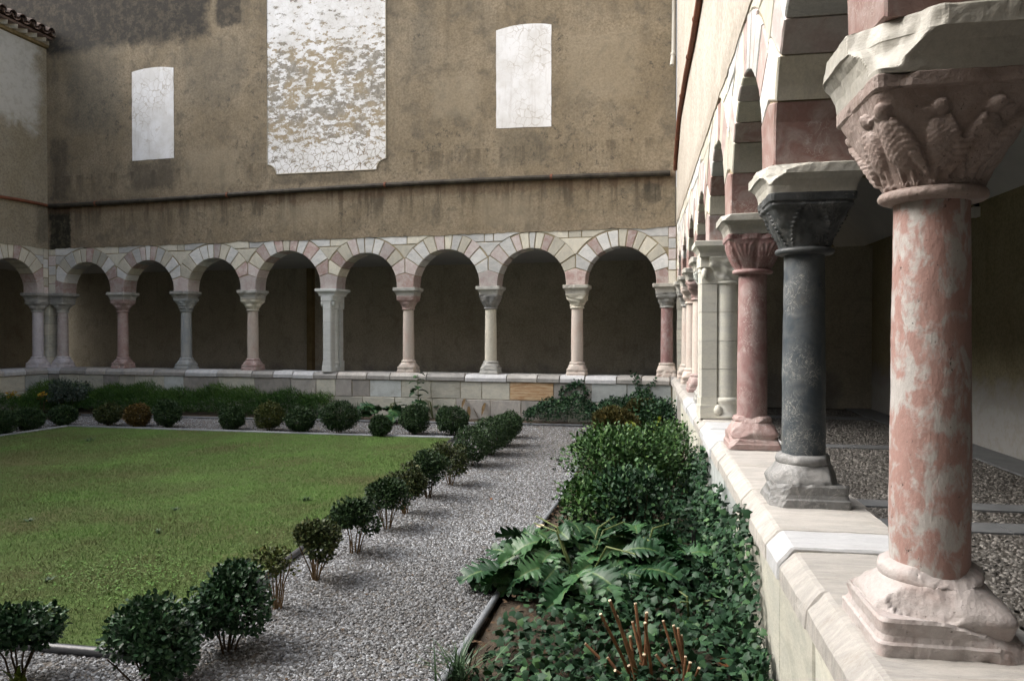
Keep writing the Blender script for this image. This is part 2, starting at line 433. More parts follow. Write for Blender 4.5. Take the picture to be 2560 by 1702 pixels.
def zr(u): return ZP['R'] + RSLOPE * u
ZA = 2.46                                      # top of the abaci
FACE, BACKF = 0.17, -0.19                      # wall faces relative to the column axis

# ------------------------------------------------------------------ stone shapes
def area2(p): return sum(p[i][0] * p[(i+1) % len(p)][1] - p[(i+1) % len(p)][0] * p[i][1] for i in range(len(p)))
def clip(poly, nx, nz, c):
    """keep the part with nx*x+nz*z <= c"""
    out = []
    for i in range(len(poly)):
        a, b = poly[i], poly[(i+1) % len(poly)]
        da, db = nx*a[0]+nz*a[1]-c, nx*b[0]+nz*b[1]-c
        if da <= 0: out.append(a)
        if (da < 0 < db) or (db < 0 < da):
            t = da / (da - db)
            out.append((a[0]+(b[0]-a[0])*t, a[1]+(b[1]-a[1])*t))
    return out
def roughen(poly, step, amp):
    out = []
    for i in range(len(poly)):
        a, b = poly[i], poly[(i+1) % len(poly)]
        L = math.hypot(b[0]-a[0], b[1]-a[1])
        n = max(1, int(L / step))
        for k in range(n):
            t = k / n
            j = amp if k else amp * 0.5
            out.append((a[0]+(b[0]-a[0])*t+random.uniform(-j, j), a[1]+(b[1]-a[1])*t+random.uniform(-j, j)))
    return out
def inset(poly, d):
    n = len(poly); out = []
    s = 1 if area2(poly) > 0 else -1
    for i in range(n):
        a, p, b = poly[i-1], poly[i], poly[(i+1) % n]
        e1 = (p[0]-a[0], p[1]-a[1]); e2 = (b[0]-p[0], b[1]-p[1])
        l1 = math.hypot(*e1) or 1e-6; l2 = math.hypot(*e2) or 1e-6
        nx = -e1[1]/l1 - e2[1]/l2; nz = e1[0]/l1 + e2[0]/l2
        l = math.hypot(nx, nz)
        if l < 1e-5: out.append(p); continue
        out.append((p[0]+s*nx/l*d, p[1]+s*nz/l*d))
    return out
def stone(name, poly, y0, y1, mat, parent, bev=0.008, amp=0.003, step=0.09):
    if len(poly) < 3 or abs(area2(poly)) < 0.0012: return None
    poly = roughen(poly, step, amp)
    ins = inset(poly, bev)
    n = len(poly)
    v = [(x, y0, z) for x, z in poly] + [(x, y1 - bev, z) for x, z in poly] + [(x, y1 + random.uniform(-.001, .001), z) for x, z in ins]
    f = [tuple(range(n))]
    for i in range(n):
        j = (i+1) % n
        f.append((i, j, n+j, n+i)); f.append((n+i, n+j, 2*n+j, 2*n+i))
    f.append(tuple(range(2*n, 3*n)))
    return link(name, pyd(name, v, f), M[mat], parent)

def ring_angles(n):
    """angles whose points lie evenly along a square's outline"""
    out = []
    for i in range(n):
        t = 8.0 * i / n
        if t < 1: p = (1, t)
        elif t < 3: p = (2 - t, 1)
        elif t < 5: p = (-1, 4 - t)
        elif t < 7: p = (t - 6, -1)
        else: p = (1, t - 8)
        out.append(math.atan2(p[1], p[0]))
    return out
def loft(rows, n=48, disp=None, cap=True):
    """rows: (z, half-width, exponent); exponent 2 is round, 16 is square"""
    A = ring_angles(n)
    v = []; f = []
    for i, (z, r, e) in enumerate(rows):
        for th in A:
            c, s = abs(math.cos(th)), abs(math.sin(th))
            k = r / ((c**e + s**e) ** (1.0 / e))
            x, y, zz = k * math.cos(th), k * math.sin(th), z
            if disp: x, y, zz = disp(x, y, zz, th, i / (len(rows) - 1))
            v.append((x, y, zz))
    for i in range(len(rows) - 1):
        for k in range(n):
            f.append((i*n+k, i*n+(k+1) % n, (i+1)*n+(k+1) % n, (i+1)*n+k))
    if cap:
        f.append(tuple(reversed(range(n)))); f.append(tuple(range((len(rows)-1)*n, len(rows)*n)))
    return v, f
def dense(rows, step):
    out = [rows[0]]
    for a, b in zip(rows, rows[1:]):
        L = math.hypot(b[0]-a[0], b[1]-a[1])
        k = max(1, int(L / step))
        for i in range(1, k + 1):
            t = i / k
            out.append(tuple(a[j]+(b[j]-a[j])*t for j in range(3)))
    return out
def chipper(seed, amt, freq=9.0, thr=0.18, fine=0.0015):
    o = Vector((seed * 3.7, seed * 1.9, seed * 5.3))
    def f(x, y, z, th, t):
        p = Vector((x, y, z))
        a = noise.noise(p * freq + o); b = noise.noise(p * 40 + o)
        d = max(0.0, a - thr) * amt + b * fine
        r = math.hypot(x, y) or 1e-6
        return x - x / r * d, y - y / r * d, z - (0.3 * d if t > 0.5 else 0)
    return f

def plane_cuts(seed, w_, zt, k, depth, inner, top=True):
    rs = random.Random(seed)
    P_ = []
    for i in range(k):
        a = rs.choice([45, 135, 225, 315]) + rs.uniform(-42, 42) if i % 3 else rs.choice([45, 135, 225, 315]) + rs.uniform(-8, 8)
        n_ = Vector((math.cos(R(a)), math.sin(R(a)), rs.uniform(.25, 1.3) if top else rs.uniform(-.5, .6))).normalized()
        c_, s_ = abs(math.cos(R(a))), abs(math.sin(R(a)))
        m_ = max(c_, s_)
        q = Vector((w_ * math.cos(R(a)) / m_, w_ * math.sin(R(a)) / m_, zt))
        # local edge point, a little inside
        P_.append((n_, n_.dot(q) - depth * rs.uniform(.35, 1.0), q, rs.uniform(.05, .11)))
    def f(x, y, z, th, t):
        x, y, z = inner(x, y, z, th, t)
        p = Vector((x, y, z))
        for n_, c, q, rr in P_:
            e = n_.dot(p) - c
            if e > 0 and (p - q).length < rr * 2.2:
                p = p - n_ * (e * .97 + .003 * noise.noise(p * 60))
        return p.x, p.y, p.z
    return f
# ------------------------------------------------------------------ columns
def capital_disp(kind, rb, wt, hgt, amp, seed):
    o = Vector((seed * 2.3, 7.1, seed))
    def f(x, y, z, th, t):
        d = 0.0
        if kind == 'leaf':
            k = abs(math.cos(2 * th)) if t < 0.55 else abs(math.sin(2 * th))
            tt = t / 0.55 if t < 0.55 else (t - 0.45) / 0.55
            d = amp * (k ** 0.8) * math.sin(math.pi * min(1, tt) ** 1.6) + amp * 0.25 * math.cos(24 * th) * (k > .3)
            d -= amp * 0.5 * (1 if abs(k - .35) < .12 else 0)
        elif kind == 'palm':
            ph = (th / (math.pi / 4)) % 1.0 - 0.5
            fan = math.cos((ph + 0.5 * 0) * (8 + 26 * (1 - t)) * 2.0)
            env = max(0, 1 - (abs(ph) * 2) ** 3)
            d = amp * (0.75 * env * math.sin(math.pi * min(1, t * 1.05)) + 0.35 * fan * env * (t < .85))
            d -= amp * 0.7 * (abs(abs(ph) - 0.46) < 0.05)
        elif kind == 'angular':
            ph = abs(((th / (math.pi / 4)) % 2.0) - 1.0)
            tri = ph - t * 0.9
            d = amp * (0.8 if tri > 0 else -0.2) + amp * 0.5 * math.sin(tri * 26) * (tri > 0)
        elif kind == 'volute':
            cor = abs(math.sin(2 * th)) ** 3
            d = amp * 1.1 * cor * math.exp(-((t - .8) / .16) ** 2) + amp * 0.8 * (1 - cor) * math.exp(-((t - .35) / .22) ** 2) * abs(math.cos(4 * th))
            d += amp * 0.35 * math.sin(18 * t + 7 * math.cos(4 * th))
        elif kind == 'beast':
            d = amp * 1.3 * noise.noise(Vector((math.cos(th) * 2.2, math.sin(th) * 2.2, t * 3.0)) + o)
            d += amp * 0.9 * abs(math.sin(2 * th)) ** 4 * math.exp(-((t - .7) / .2) ** 2)
            d += amp * 0.5 * math.sin(4 * th + 9 * t) * math.sin(11 * t)
        elif kind == 'beaded':
            ph = ((th / (math.pi / 4)) % 2.0) - 1.0
            for s in (-1, 1):
                lx = ph * s - (0.18 + 0.62 * t ** 1.5)
                d += amp * 0.8 * math.exp(-(lx / .06) ** 2) * (0.6 + 0.4 * math.cos(t * 70))
            d += amp * 0.5 * noise.noise(Vector((math.cos(th) * 4, math.sin(th) * 4, t * 5)) + o)
            d += amp * 0.8 * math.exp(-((t - .93) / .05) ** 2)
        elif kind == 'bird':
            b = t * hgt * .78
            for th0, mir in ((135, 1), (103, -1), (170, 1), (45, 1), (225, -1), (315, 1), (200, -1), (260, 1)):
                dth = (th - R(th0) + math.pi) % (2 * math.pi) - math.pi
                a = dth * (0.115 + .06 * t) * mir
                if abs(a) > .075: continue
                def ell(ca, cb, ra_, rb_, tilt=0.0):
                    u_ = (a - ca) * math.cos(tilt) + (b - cb) * math.sin(tilt); w_ = -(a - ca) * math.sin(tilt) + (b - cb) * math.cos(tilt)
                    return max(0.0, 1 - (u_ / ra_) ** 2 - (w_ / rb_) ** 2)
                e = ell(0, .105, .036, .066, .12)
                hh = .026 * e ** .45 if e > 0 else 0.0
                if e > .05: hh += .0028 * (abs(math.sin((b + a * .9) * 210)) * abs(math.sin((b - a * .9) * 210)) - .5)
                wv = ell(.026, .098, .013, .074, .28)
                if wv > 0: hh = max(hh, .016 + .012 * wv ** .5 + .0015 * math.sin(b * 420))
                hd = ell(-.010, .186, .019, .021)
                if hd > 0: hh = max(hh, .026 * hd ** .5)
                bk = ell(-.031, .180, .012, .007, -.5)
                if bk > 0: hh = max(hh, .015 * bk ** .5)
                for lx in (-.014, .014):
                    lg = ell(lx, .038, .0065, .034)
                    if lg > 0: hh = max(hh, .013 * lg ** .5)
                    for q_ in (-1, 0, 1):
                        ft = ell(lx + q_ * .007, .010, .0032, .011, -.4 * q_)
                        if ft > 0: hh = max(hh, .013 * ft ** .5)
                d = max(d, hh * .8)
            d += .004 * noise.noise(Vector((math.cos(th) * 5, math.sin(th) * 5, t * 5)) + o)
        elif kind == 'smooth':
            d = amp * 0.5 * noise.noise(Vector((math.cos(th) * 3, math.sin(th) * 3, t * 4)) + o)
        env = min(1, t * (8 if kind != 'bird' else 60)) * min(1, (1 - t) * 9)
        d = d * env + 0.0015 * noise.noise(Vector((x, y, z)) * 45 + o)
        r = math.hypot(x, y) or 1e-6
        return x + x / r * d, y + y / r * d, z
    return f

def column(fr, x, zp, label, shaft='pink', cap='pink', base='pink', aba='abacus', kind='leaf', n=40, rs=0.103, hb=0.24, hc=0.265,
           ha=0.155, chip=0.02, wt=0.185, wa=0.235, wp=0.178, near=False, seed=1, off=0.0, group=None, abacut=None, drop=0.0):
    H = ZA - zp - drop
    root = empty('column', fr.w(x, off, zp), fr.rz, label, 'column', group)
    step = 0.007 if near else 0.03
    # plinth and moulded base
    hp = hb * 0.48
    prow = dense([(0, wp, 20), (0.002, wp, 18), (hp * .34, wp, 18), (hp * .40, wp * .965, 16), (hp * .55, wp * .945, 14), (hp * .9, wp * .97, 14), (hp, wp * .95, 12)], step)
    pcut = chipper(seed, 0.03 if near else 0.07, 12, 0.2, .002)
    if near: pcut = plane_cuts(seed + 70, wp, hp, 11, .045, pcut)
    v, f = loft(prow, n * (2 if near else 1), pcut)
    link('plinth', pyd('plinth', v, f), M[base], root, smooth=False)
    r0 = rs
    brow = dense([(hp - .05, wp * .86, 7), (hp - .006, wp * .92, 7), (hp + .012, wp * .90, 4.5), (hp + .05 * hb / .24, r0 * 1.47, 2.6), (hp + .075 * hb / .24, r0 * 1.32, 2.1), (hp + .085 * hb / .24, r0 * 1.26, 2),
                  (hb - .055, r0 * 1.18, 2), (hb - .045, r0 * 1.30, 2), (hb - .028, r0 * 1.35, 2), (hb - .010, r0 * 1.30, 2), (hb, r0 * 1.12, 2), (hb + .002, r0 * .9, 2)], step)
    bcut = chipper(seed + 3, 0.025 if near else 0.06, 12, 0.2, .0015)
    if near: bcut = plane_cuts(seed + 90, r0 * 1.33, hb - .02, 7, .03, bcut)
    v, f = loft(brow, n * (2 if near else 1), bcut)
    link('base_moulding', pyd('base_moulding', v, f), M[base], root, smooth=True)
    # shaft with slight taper
    zs = H - ha - hc
    srow = dense([(hb - .04, r0 * 1.03, 2), (hb + .4 * (zs - hb), r0 * 1.02, 2), (zs - .03, r0 * .955, 2), (zs + .006, r0 * .965, 2)], 0.05 if not near else 0.03)
    def sdisp(xx, yy, zz, th, t):
        p = Vector((xx, yy, zz)); d = 0.0022 * noise.noise(p * 7 + Vector((seed, 0, 0))) + 0.0008 * noise.noise(p * 30)
        r = math.hypot(xx, yy); return xx + xx / r * d, yy + yy / r * d, zz
    v, f = loft(srow, n, sdisp, cap=False)
    link('shaft', pyd('shaft', v, f), M[shaft], root, smooth=True)
    # capital: astragal ring, carved bell, square plate
    ra = r0 * (1.14 if near else 1.0)
    arow = [(zs - .002, r0 * .96, 2)] + [(zs + .016 - .016 * math.cos(a), ra * 1.08 + .016 * math.sin(a), 2) for a in [0.15 * math.pi * i for i in range(1, 7)]] + [(zs + .034, ra * 1.0, 2)]
    v, f = loft(arow, n, chipper(seed + 5, 0.03, 8, .2, .001))
    cp = empty_none = None
    z0 = zs + .028; z1 = zs + hc - .038
    nz = (110 if kind == 'bird' else 56) if near else 14
    crow = []
    for i in range(nz + 1):
        t = i / nz
        crow.append((z0 + (z1 - z0) * t, ra * 1.02 + (wt * .97 - ra * 1.02) * (t ** (1.0 if near else 1.3)), 2 + 9 * t ** 2.2))
    amp = 0.016 if near else 0.024
    cv, cf = loft(crow, n if not near else (n + 152 if kind == 'bird' else n + 80), capital_disp(kind, ra, wt, hc, amp, seed))
    cp = link('capital', pyd('capital', cv, cf), M[cap], root, smooth=True)
    link('astragal', pyd('astragal', v, f), M[cap], cp, smooth=True)
    pv, pf = loft(dense([(z1 - .002, wt * .97, 14), (z1 + .004, wt, 16), (zs + hc - .003, wt * 1.01, 18), (zs + hc, wt, 18)], step), n, chipper(seed + 8, 0.06, 9, .2))
    link('capital_plate', pyd('capital_plate', pv, pf), M[cap], cp)
    # abacus
    za = H - ha
    ar = [(za, wt * .99, 18), (za + .012, wt * 1.0, 18), (za + ha * .25, wt * 1.02, 18), (za + ha * .45, wt + (wa - wt) * .35, 18), (za + ha * .62, wa * .97, 18), (za + ha * .64, wa, 20), (H - .006, wa, 20), (H, wa - .006, 18), (H, wa * .5, 10)]
    ch = chipper(seed + 11, 0.02 if near else .05, 9, 0.2, .002)
    if near: ch = plane_cuts(seed + 110, wa, H, 7, .014, ch)
    def adisp(xx, yy, zz, th, t):
        xx, yy, zz = ch(xx, yy, zz, th, t)
        if abacut:
            for sx, sy, c in abacut:
                e = (sx * xx + sy * yy) / math.sqrt(2) - c - 0.012 * noise.noise(Vector((xx, yy, zz)) * 16) - 0.25 * (H - zz - .08)
                if e > 0 and zz > za + .02:
                    xx -= sx * e / math.sqrt(2) * .98; yy -= sy * e / math.sqrt(2) * .98
        return xx, yy, zz
    v, f = loft(dense(ar, step), n if not abacut else n * 2, adisp)
    link('abacus', pyd('abacus', v, f), M[aba], root)
    if kind == 'bird' and near:
        pass
    return root, cp, (z0, z1, ra)

DROP = {1: .03, 2: .055, 3: .02}             # the nearest abaci sit a little lower
CR = [2.04, 3.62, 5.29, 6.98, 8.45, 9.90, 11.25, 12.45]
UR = [y / FR.d.y for y in CR]
g_r = 'columns along the right arcade'
col1, cap1, (cz0, cz1, cra) = column(FR, UR[0], zr(UR[0]), 'mottled pink and white marble column in the right foreground with carved eagles', 'breccia', 'carved_pink', 'breccia_base', 'abacus', 'bird', 96, 0.0975, 0.205, 0.30, 0.15, wt=0.205, wa=0.245, wp=0.185, near=True, seed=2, group=g_r, drop=DROP[1], abacut=[(-1, 1, 0.232)])
column(FR, UR[1], zr(UR[1]), 'dark blue-black marble column, second from the right foreground', 'black', 'black_cap', 'dark_base', 'abacus', 'beaded', 80, 0.098, 0.235, 0.275, 0.13, wt=0.195, wa=0.235, wp=0.182, near=True, seed=5, group=g_r, drop=DROP[2], abacut=[(-1, 1, 0.272)])
column(FR, UR[2], zr(UR[2]), 'red-purple veined marble column between the dark column and the cream pier', 'red', 'red', 'red_pale', 'abacus', 'palm', 72, 0.101, 0.225, 0.27, 0.135, wt=0.19, wa=0.235, wp=0.18, near=True, seed=9, group=g_r, drop=DROP[3])
g_f = 'far columns of the right arcade'
column(FR, UR[4], zr(UR[4]), 'grey-green column just beyond the cream pier of the right arcade', 'greencap', 'greencap', 'grey', kind='beast', seed=12, n=36, group=g_r)
column(FR, UR[5], zr(UR[5]), 'pinkish column, second beyond the cream pier of the right arcade', 'pale_pink', 'red_pale', 'red_pale', kind='beast', seed=13, n=36, group=g_r)
column(FR, UR[6], zr(UR[6]), 'pale pink column, third beyond the cream pier of the right arcade', 'pale_pink', 'pale_pink', 'pale_pink', kind='leaf', seed=14, n=36, group=g_r)
column(FR, UR[7], zr(UR[7]), 'pale pink column against the right corner pier, last of the right arcade', 'pale_pink', 'grey', 'pale_pink', kind='volute', seed=15, n=36, group=g_r)

PXB = {'H': 1667, 'G': 1442.8, 'F': 1227, 'E': 1021.3, 'D': 832, 'C': 632.5, 'B': 466, 'A': 307.7, 'L': 157.5}
XB = {k: FB.at(p, 830)[0] for k, p in PXB.items()}
g_b = 'columns along the back arcade'
ZB = ZP['B']
column(FB, XB['H'], ZB, 'dark red column of the back arcade against the right corner pier', 'red', 'grey', 'pale_pink', kind='volute', seed=21, group=g_b, rs=.105)
column(FB, XB['G'], ZB, 'cream and pink column of the back arcade, second from the right corner', 'pale_pink', 'cream', 'pale_pink', kind='beast', seed=22, group=g_b, rs=.107)
column(FB, XB['F'], ZB, 'grey-veined column of the back arcade, third from the right corner', 'cream', 'dark_base', 'grey', 'grey', kind='palm', seed=23, group=g_b, rs=.108)
column(FB, XB['E'], ZB, 'pale column with reddish carved capital right of the back pier', 'pale_pink', 'red_pale', 'pale_pink', 'grey', kind='volute', seed=24, group=g_b, rs=.106)
column(FB, XB['C'], ZB, 'cream-pink column left of the back pier', 'pale_pink', 'cream', 'red_pale', 'grey', kind='leaf', seed=25, group=g_b, rs=.107)
column(FB, XB['B'], ZB, 'blue-grey marble column of the back arcade', 'bluegrey', 'bluegrey', 'bluegrey', 'grey', kind='angular', seed=26, group=g_b, rs=.107)
column(FB, XB['A'], ZB, 'pinkish-red column of the back arcade, second from the left corner', 'red_pale', 'red_pale', 'red_pale', 'grey', kind='leaf', seed=27, group=g_b, rs=.107)
column(FB, XB['L'], ZB, 'mauve pink column of the back arcade against the left corner pier', 'mauve', 'grey', 'lavender', 'grey', kind='volute', seed=28, group=g_b, rs=.108)
XL0 = FL.at(95, 830)[0]
XLL = [XL0, XL0 + 1.62]
column(FL, XL0, ZP['L'], 'lavender white column at the left edge beside the corner pier', 'lavender', 'grey', 'lavender', 'grey', kind='leaf', seed=31, rs=.108)
column(FL, XLL[1], ZP['L'], 'pale column of the left arcade just outside the left edge', 'pale_pink', 'grey', 'pale_pink', 'grey', kind='leaf', seed=32, rs=.105)

def pier(fr, x, zp, label, mat, seed, capname):
    """middle pier: a chamfered pilaster towards the garden and an engaged column behind"""
    H = ZA - zp
    root = empty('pier', fr.w(x, 0, zp), fr.rz, label, 'pier')
    hb, hc, ha = 0.20, 0.25, 0.14
    zs = H - ha - hc
    def poly_prism(name, pts, z0, z1, parent=root, m=mat):
        n = len(pts)
        v = [(a, b, z0) for a, b in pts] + [(a, b, z1) for a, b in pts]
        f = [tuple(reversed(range(n))), tuple(range(n, 2*n))] + [(i, (i+1) % n, n+(i+1) % n, n+i) for i in range(n)]
        return link(name, pyd(name, v, f), M[m], parent)
    pil = [(-.09, .085), (.09, .085), (.09, .222), (.07, .245), (-.07, .245), (-.09, .222)]
    nb = 4
    for k in range(nb):
        za, zb = hb + (zs - hb) * k / nb + .002, hb + (zs - hb) * (k + 1) / nb - .002
        poly_prism('pilaster_block', pil, za, zb)
        v, f = loft(dense([(za, .105, 2), (zb, .104, 2)], .1), 32, cap=False)
        o = link('engaged_column_drum', pyd('engaged_column_drum', [(a, b - .005, c) for a, b, c in v], f), M[mat], root, smooth=True)
        poly_prism('gallery_pilaster_block', [(a, -b - .04) for a, b in reversed(pil)], za, zb)
    big = [(a * 1.22, b + (.012 if b > .1 else -.01)) for a, b in pil]
    poly_prism('pilaster_base', big, 0.001, hb * .62)
    poly_prism('pilaster_base', [(a * 1.1, b + (.006 if b > .1 else 0)) for a, b in pil], hb * .62, hb)
    poly_prism('gallery_pilaster_base', [(a, -b - .04) for a, b in reversed(big)], 0.001, hb)
    v, f = loft(dense([(0.001, .14, 2), (.03, .142, 2), (.04, .125, 2), (.15, .118, 2), (.16, .125, 2), (.185, .125, 2), (hb, .108, 2)], .03), 32)
    link('engaged_column_base', pyd('engaged_column_base', [(a, b - .005, c) for a, b, c in v], f), M[mat], root, smooth=True)
    # spur leaf beside the base
    v, f = loft([(0.05, .006, 2), (.07, .03, 2), (.10, .04, 2), (.13, .03, 2), (.155, .006, 2)], 16)
    link('spur', pyd('spur', [(a * .8 - .115, b + .075, c - .02) for a, b, c in v], f), M[mat], root, smooth=True)
    # capital
    crow = [(zs + hc * t, .105 + .075 * t ** 1.4, 2 + 8 * t) for t in [i / 18 for i in range(19)]]
    v, f = loft(crow, 64, capital_disp('beast', .1, .18, hc, .02, seed))
    c = link('capital', pyd('capital', [(a, b - .005, z) for a, b, z in v], f), M[capname], root, smooth=True)
    ar = [(zs - .002, .10, 2)] + [(zs + .014 - .014 * math.cos(a), .112 + .012 * math.sin(a), 2) for a in [0.5, 1, 1.57, 2.1, 2.7]]
    v, f = loft(ar, 32)
    link('astragal', pyd('astragal', [(a, b - .005, z) for a, b, z in v], f), M[capname], c, smooth=True)
    poly_prism('pilaster_capital', pil, zs + .002, zs + hc * .45, m=capname)
    poly_prism('pilaster_capital', [(a * 1.45, b + (.012 if b > .1 else 0)) for a, b in pil], zs + hc * .62, zs + hc, m=capname)
    poly_prism('pilaster_capital', [(a * 1.12, b + .004) for a, b in pil], zs + hc * .45, zs + hc * .62, m=capname)
    # two small carved heads under the pilaster capital
    for s in (-1, 1):
        v, f = loft([(z, r, 2) for z, r in ((0, .006), (.012, .022), (.04, .03), (.07, .032), (.095, .024), (.105, .008))], 18)
        link('carved_head', pyd('carved_head', [(a + s * .118, b * .9 + .20, z + zs + hc * .18) for a, b, z in v], f), M[capname], c, smooth=True)
    poly_prism('gallery_capital', [(a * 1.3, -b - .04) for a, b in reversed(pil)], zs + .002, H - ha, m=capname)
    # abacus, deep towards the garden
    rows = [(H - ha, .0), (H - ha * .75, .004), (H - ha * .5, .03), (H - ha * .36, .055), (H - ha * .34, .062), (H - .004, .062), (H, .058)]
    v = []; f = []
    for z, e in rows:
        v += [(-.17 - e, -.24 - e, z), (.17 + e, -.24 - e, z), (.17 + e, .245 + e * .8, z), (-.17 - e, .245 + e * .8, z)]
    for i in range(len(rows) - 1):
        for k in range(4): f.append((i*4+k, i*4+(k+1) % 4, i*4+4+(k+1) % 4, i*4+4+k))
    f += [(3, 2, 1, 0), tuple(range(len(v) - 4, len(v)))]
    link('abacus', pyd('abacus', v, f), M[mat], root)
    return root
pier(FR, UR[3], zr(UR[3]), 'cream marble pier with engaged column on the right parapet', 'pier', 41, 'pier')
pier(FB, XB['D'], ZB, 'bluish white pier with engaged column in the middle of the back arcade', 'pier_blue', 42, 'pier_blue')

def corner_pier(fr, label, zp, sx):
    root = empty('corner_pier', fr.w(0, 0, zp), fr.rz, label, 'pier')
    H = ZA - zp
    z = 0.002; k = 0
    while z < H - .03:
        h = min(random.uniform(.17, .26), H - z)
        if H - z - h < .08: h = H - z
        j = random.uniform(-.006, .006)
        mb = MB(); mb.box((-.17 + j, -.17, z), (.155 + j, .16 + j, z + h - .006))
        link('pier_block', mb.mesh('pier_block'), M['block_cream' if k % 3 else 'cream'], root)
        z += h; k += 1
    mb = MB(); mb.box((-.155, -.155, 0.001), (.14, .14, H - .001))
    link('mortar_core', mb.mesh('mortar_core'), M['mortar'], root)
    return root
corner_pier(FB, 'cream block pier in the right corner between two columns', ZB, 1)
corner_pier(FL, 'cream block pier in the left corner between two columns', ZB, 1)

# ------------------------------------------------------------------ arcade walls
def arcade(fr, cols, ztop, label, name, lo_corner=True, hi_corner=False, bw=0.172, seed=0, white=0.0, vd=0.30, drops={}):
    """cols: sorted local x of supports. lo_corner: stones run on to a corner at local x~0.17"""
    random.seed(100 + seed)
    root = empty('arcade_wall', fr.w(0, 0, 0), fr.rz, label, 'arcade')
    xs0 = 0.168 if lo_corner else cols[0] - bw
    xs1 = cols[-1] + bw if not hi_corner else hi_corner
    arches = []
    for a, b in zip(cols, cols[1:]):
        r = (b - a) / 2 - bw
        arches.append(((a + b) / 2, r, ZA + random.uniform(.03, .05)))
    # mortar core
    pts = []
    x = xs0
    N = int((xs1 - xs0) / 0.035)
    mb = MB()
    lows = []
    cx0 = -.15 if lo_corner else xs0
    cx1 = xs1 + (.32 if hi_corner else 0)
    for i in range(N + 1):
        xx = cx0 + (cx1 - cx0) * i / N
        zl = ZA + 0.001
        for c, r, zc in arches:
            rr = r + 0.012
            if abs(xx - c) < rr: zl = zc + math.sqrt(rr * rr - (xx - c) ** 2)
        lows.append((xx, zl))
    v = []; f = []
    for xx, zl in lows:
        v += [(xx, FACE - .010, zl), (xx, FACE - .010, ztop - .03), (xx, BACKF + .01, zl), (xx, BACKF + .01, ztop - .03)]
    for i in range(N):
        a = i * 4; b = a + 4
        f += [(a, b, b+1, a+1), (a+2, a+3, b+3, b+2), (a, a+2, b+2, b), (a+1, b+1, b+3, a+3)]
    f += [(0, 1, 3, 2), (N*4, N*4+2, N*4+3, N*4+1)]
    link('mortar_core', pyd('mortar_core', v, f), M['mortar'], root)
    PINKS = ['pink', 'mauve', 'pink'] if white < .5 else ['redstone', 'pink', 'mauve']
    CREAMS = ['cream', 'white', 'cream', 'cream', 'white', 'white'] if white < .5 else ['cream', 'cream', 'white']
    G = 0.017 if white < .5 else .007
    y0, y1 = BACKF, FACE
    def put(name, poly, mat):
        return stone(name, poly, y0 + random.uniform(-.004, .004), y1 + random.uniform(-.003, .006), mat, root)
    mids = {}
    # springers: a pentagon between two arches
    ang0 = []
    for i, cx in enumerate(cols):
        left = arches[i-1] if i > 0 else None
        right = arches[i] if i < len(arches) else None
        hs = random.uniform(.19, .25)
        poly = []
        dp = drops.get(i, 0.0)
        zb = ZA + .002 - dp
        hs += dp
        # right-hand side of the springer = left haunch of the arch on its right
        def xi(arch, z, side):
            c, r, zc = arch
            if z <= zc: return c + side * r
            return c + side * math.sqrt(max(r * r - (z - zc) ** 2, 0))
        zs = [zb + (hs) * t for t in (0, .35, .7, 1)]
        xl = [(xi(left, z, 1) if left else max(cx - bw, xs0 if lo_corner and i == 0 else -9), z) for z in zs]
        xr = [(xi(right, z, -1) if right else cx + bw, z) for z in zs]
        if lo_corner and i == 0: xl = [(max(xs0 + .13, cx - bw), z) for z in zs]
        poly = xl[:1] + xr + [(cx + random.uniform(-.02, .02), zb + hs + random.uniform(.05, .08))] + list(reversed(xl))[:-1]
        put('springer_stone', poly, random.choice(['pink', 'mauve', 'pink', 'pink'] if white < .5 else ['redstone', 'pink']))
        ang0.append(hs - dp)
    # voussoirs
    for i, (c, r, zc) in enumerate(arches):
        hl, hr = ang0[i], ang0[i+1]
        aL = math.pi - math.asin(min(.9, (ZA + hl + .005 - zc) / r)); aR = math.asin(min(.9, (ZA + hr + .005 - zc) / r))
        nv = random.choice([10, 11, 11])
        ws = []
        for k in range(nv):
            t = abs((k + .5) / nv - .5) * 2
            ws.append(random.uniform(.8, 1.15) * (0.78 + .55 * t))
        s = sum(ws); a = aR
        ml, mr = (cols[i]), (cols[i+1])
        for k, wv in enumerate(ws):
            a2 = a + (aL - aR) * wv / s
            g = G / r / 2
            ro = r + vd + random.uniform(-.02, .015)
            lowang = min(a + a2, 2 * math.pi - a - a2) / 2
            poly = [(c + r * math.cos(q), zc + r * math.sin(q)) for q in np.linspace(a + g, a2 - g, 4)]
            go = G / ro / 2
            poly += [(c + ro * math.cos(q), zc + ro * math.sin(q)) for q in np.linspace(a2 - go, a + go, 3)]
            poly = clip(poly, 1, 0, mr - G / 2 if i + 1 < len(cols) - 1 or hi_corner else mr + bw)
            poly = clip(poly, -1, 0, -(ml + G / 2) if i > 0 else -(xs0 + .135))
            poly = clip(poly, 0, 1, ztop - .004)
            if len(poly) >= 3:
                pk = 0.27 if white < .5 else 0.25
                ke = min(k, nv - 1 - k)
                mat = (random.choice(PINKS) if ke % 2 == 1 else random.choice(CREAMS)) if white > .5 else random.choice(PINKS) if (k % 2 == (i % 2) and random.random() < pk * 2) else random.choice(CREAMS)
                put('voussoir', poly, mat)
            a = a2
    # spandrels
    def ext(arch, z, side, pad=.012):
        c, r, zc = arch
        R_ = r + vd + pad
        if z - zc >= R_: return c
        return c + side * math.sqrt(R_ * R_ - (z - zc) ** 2)
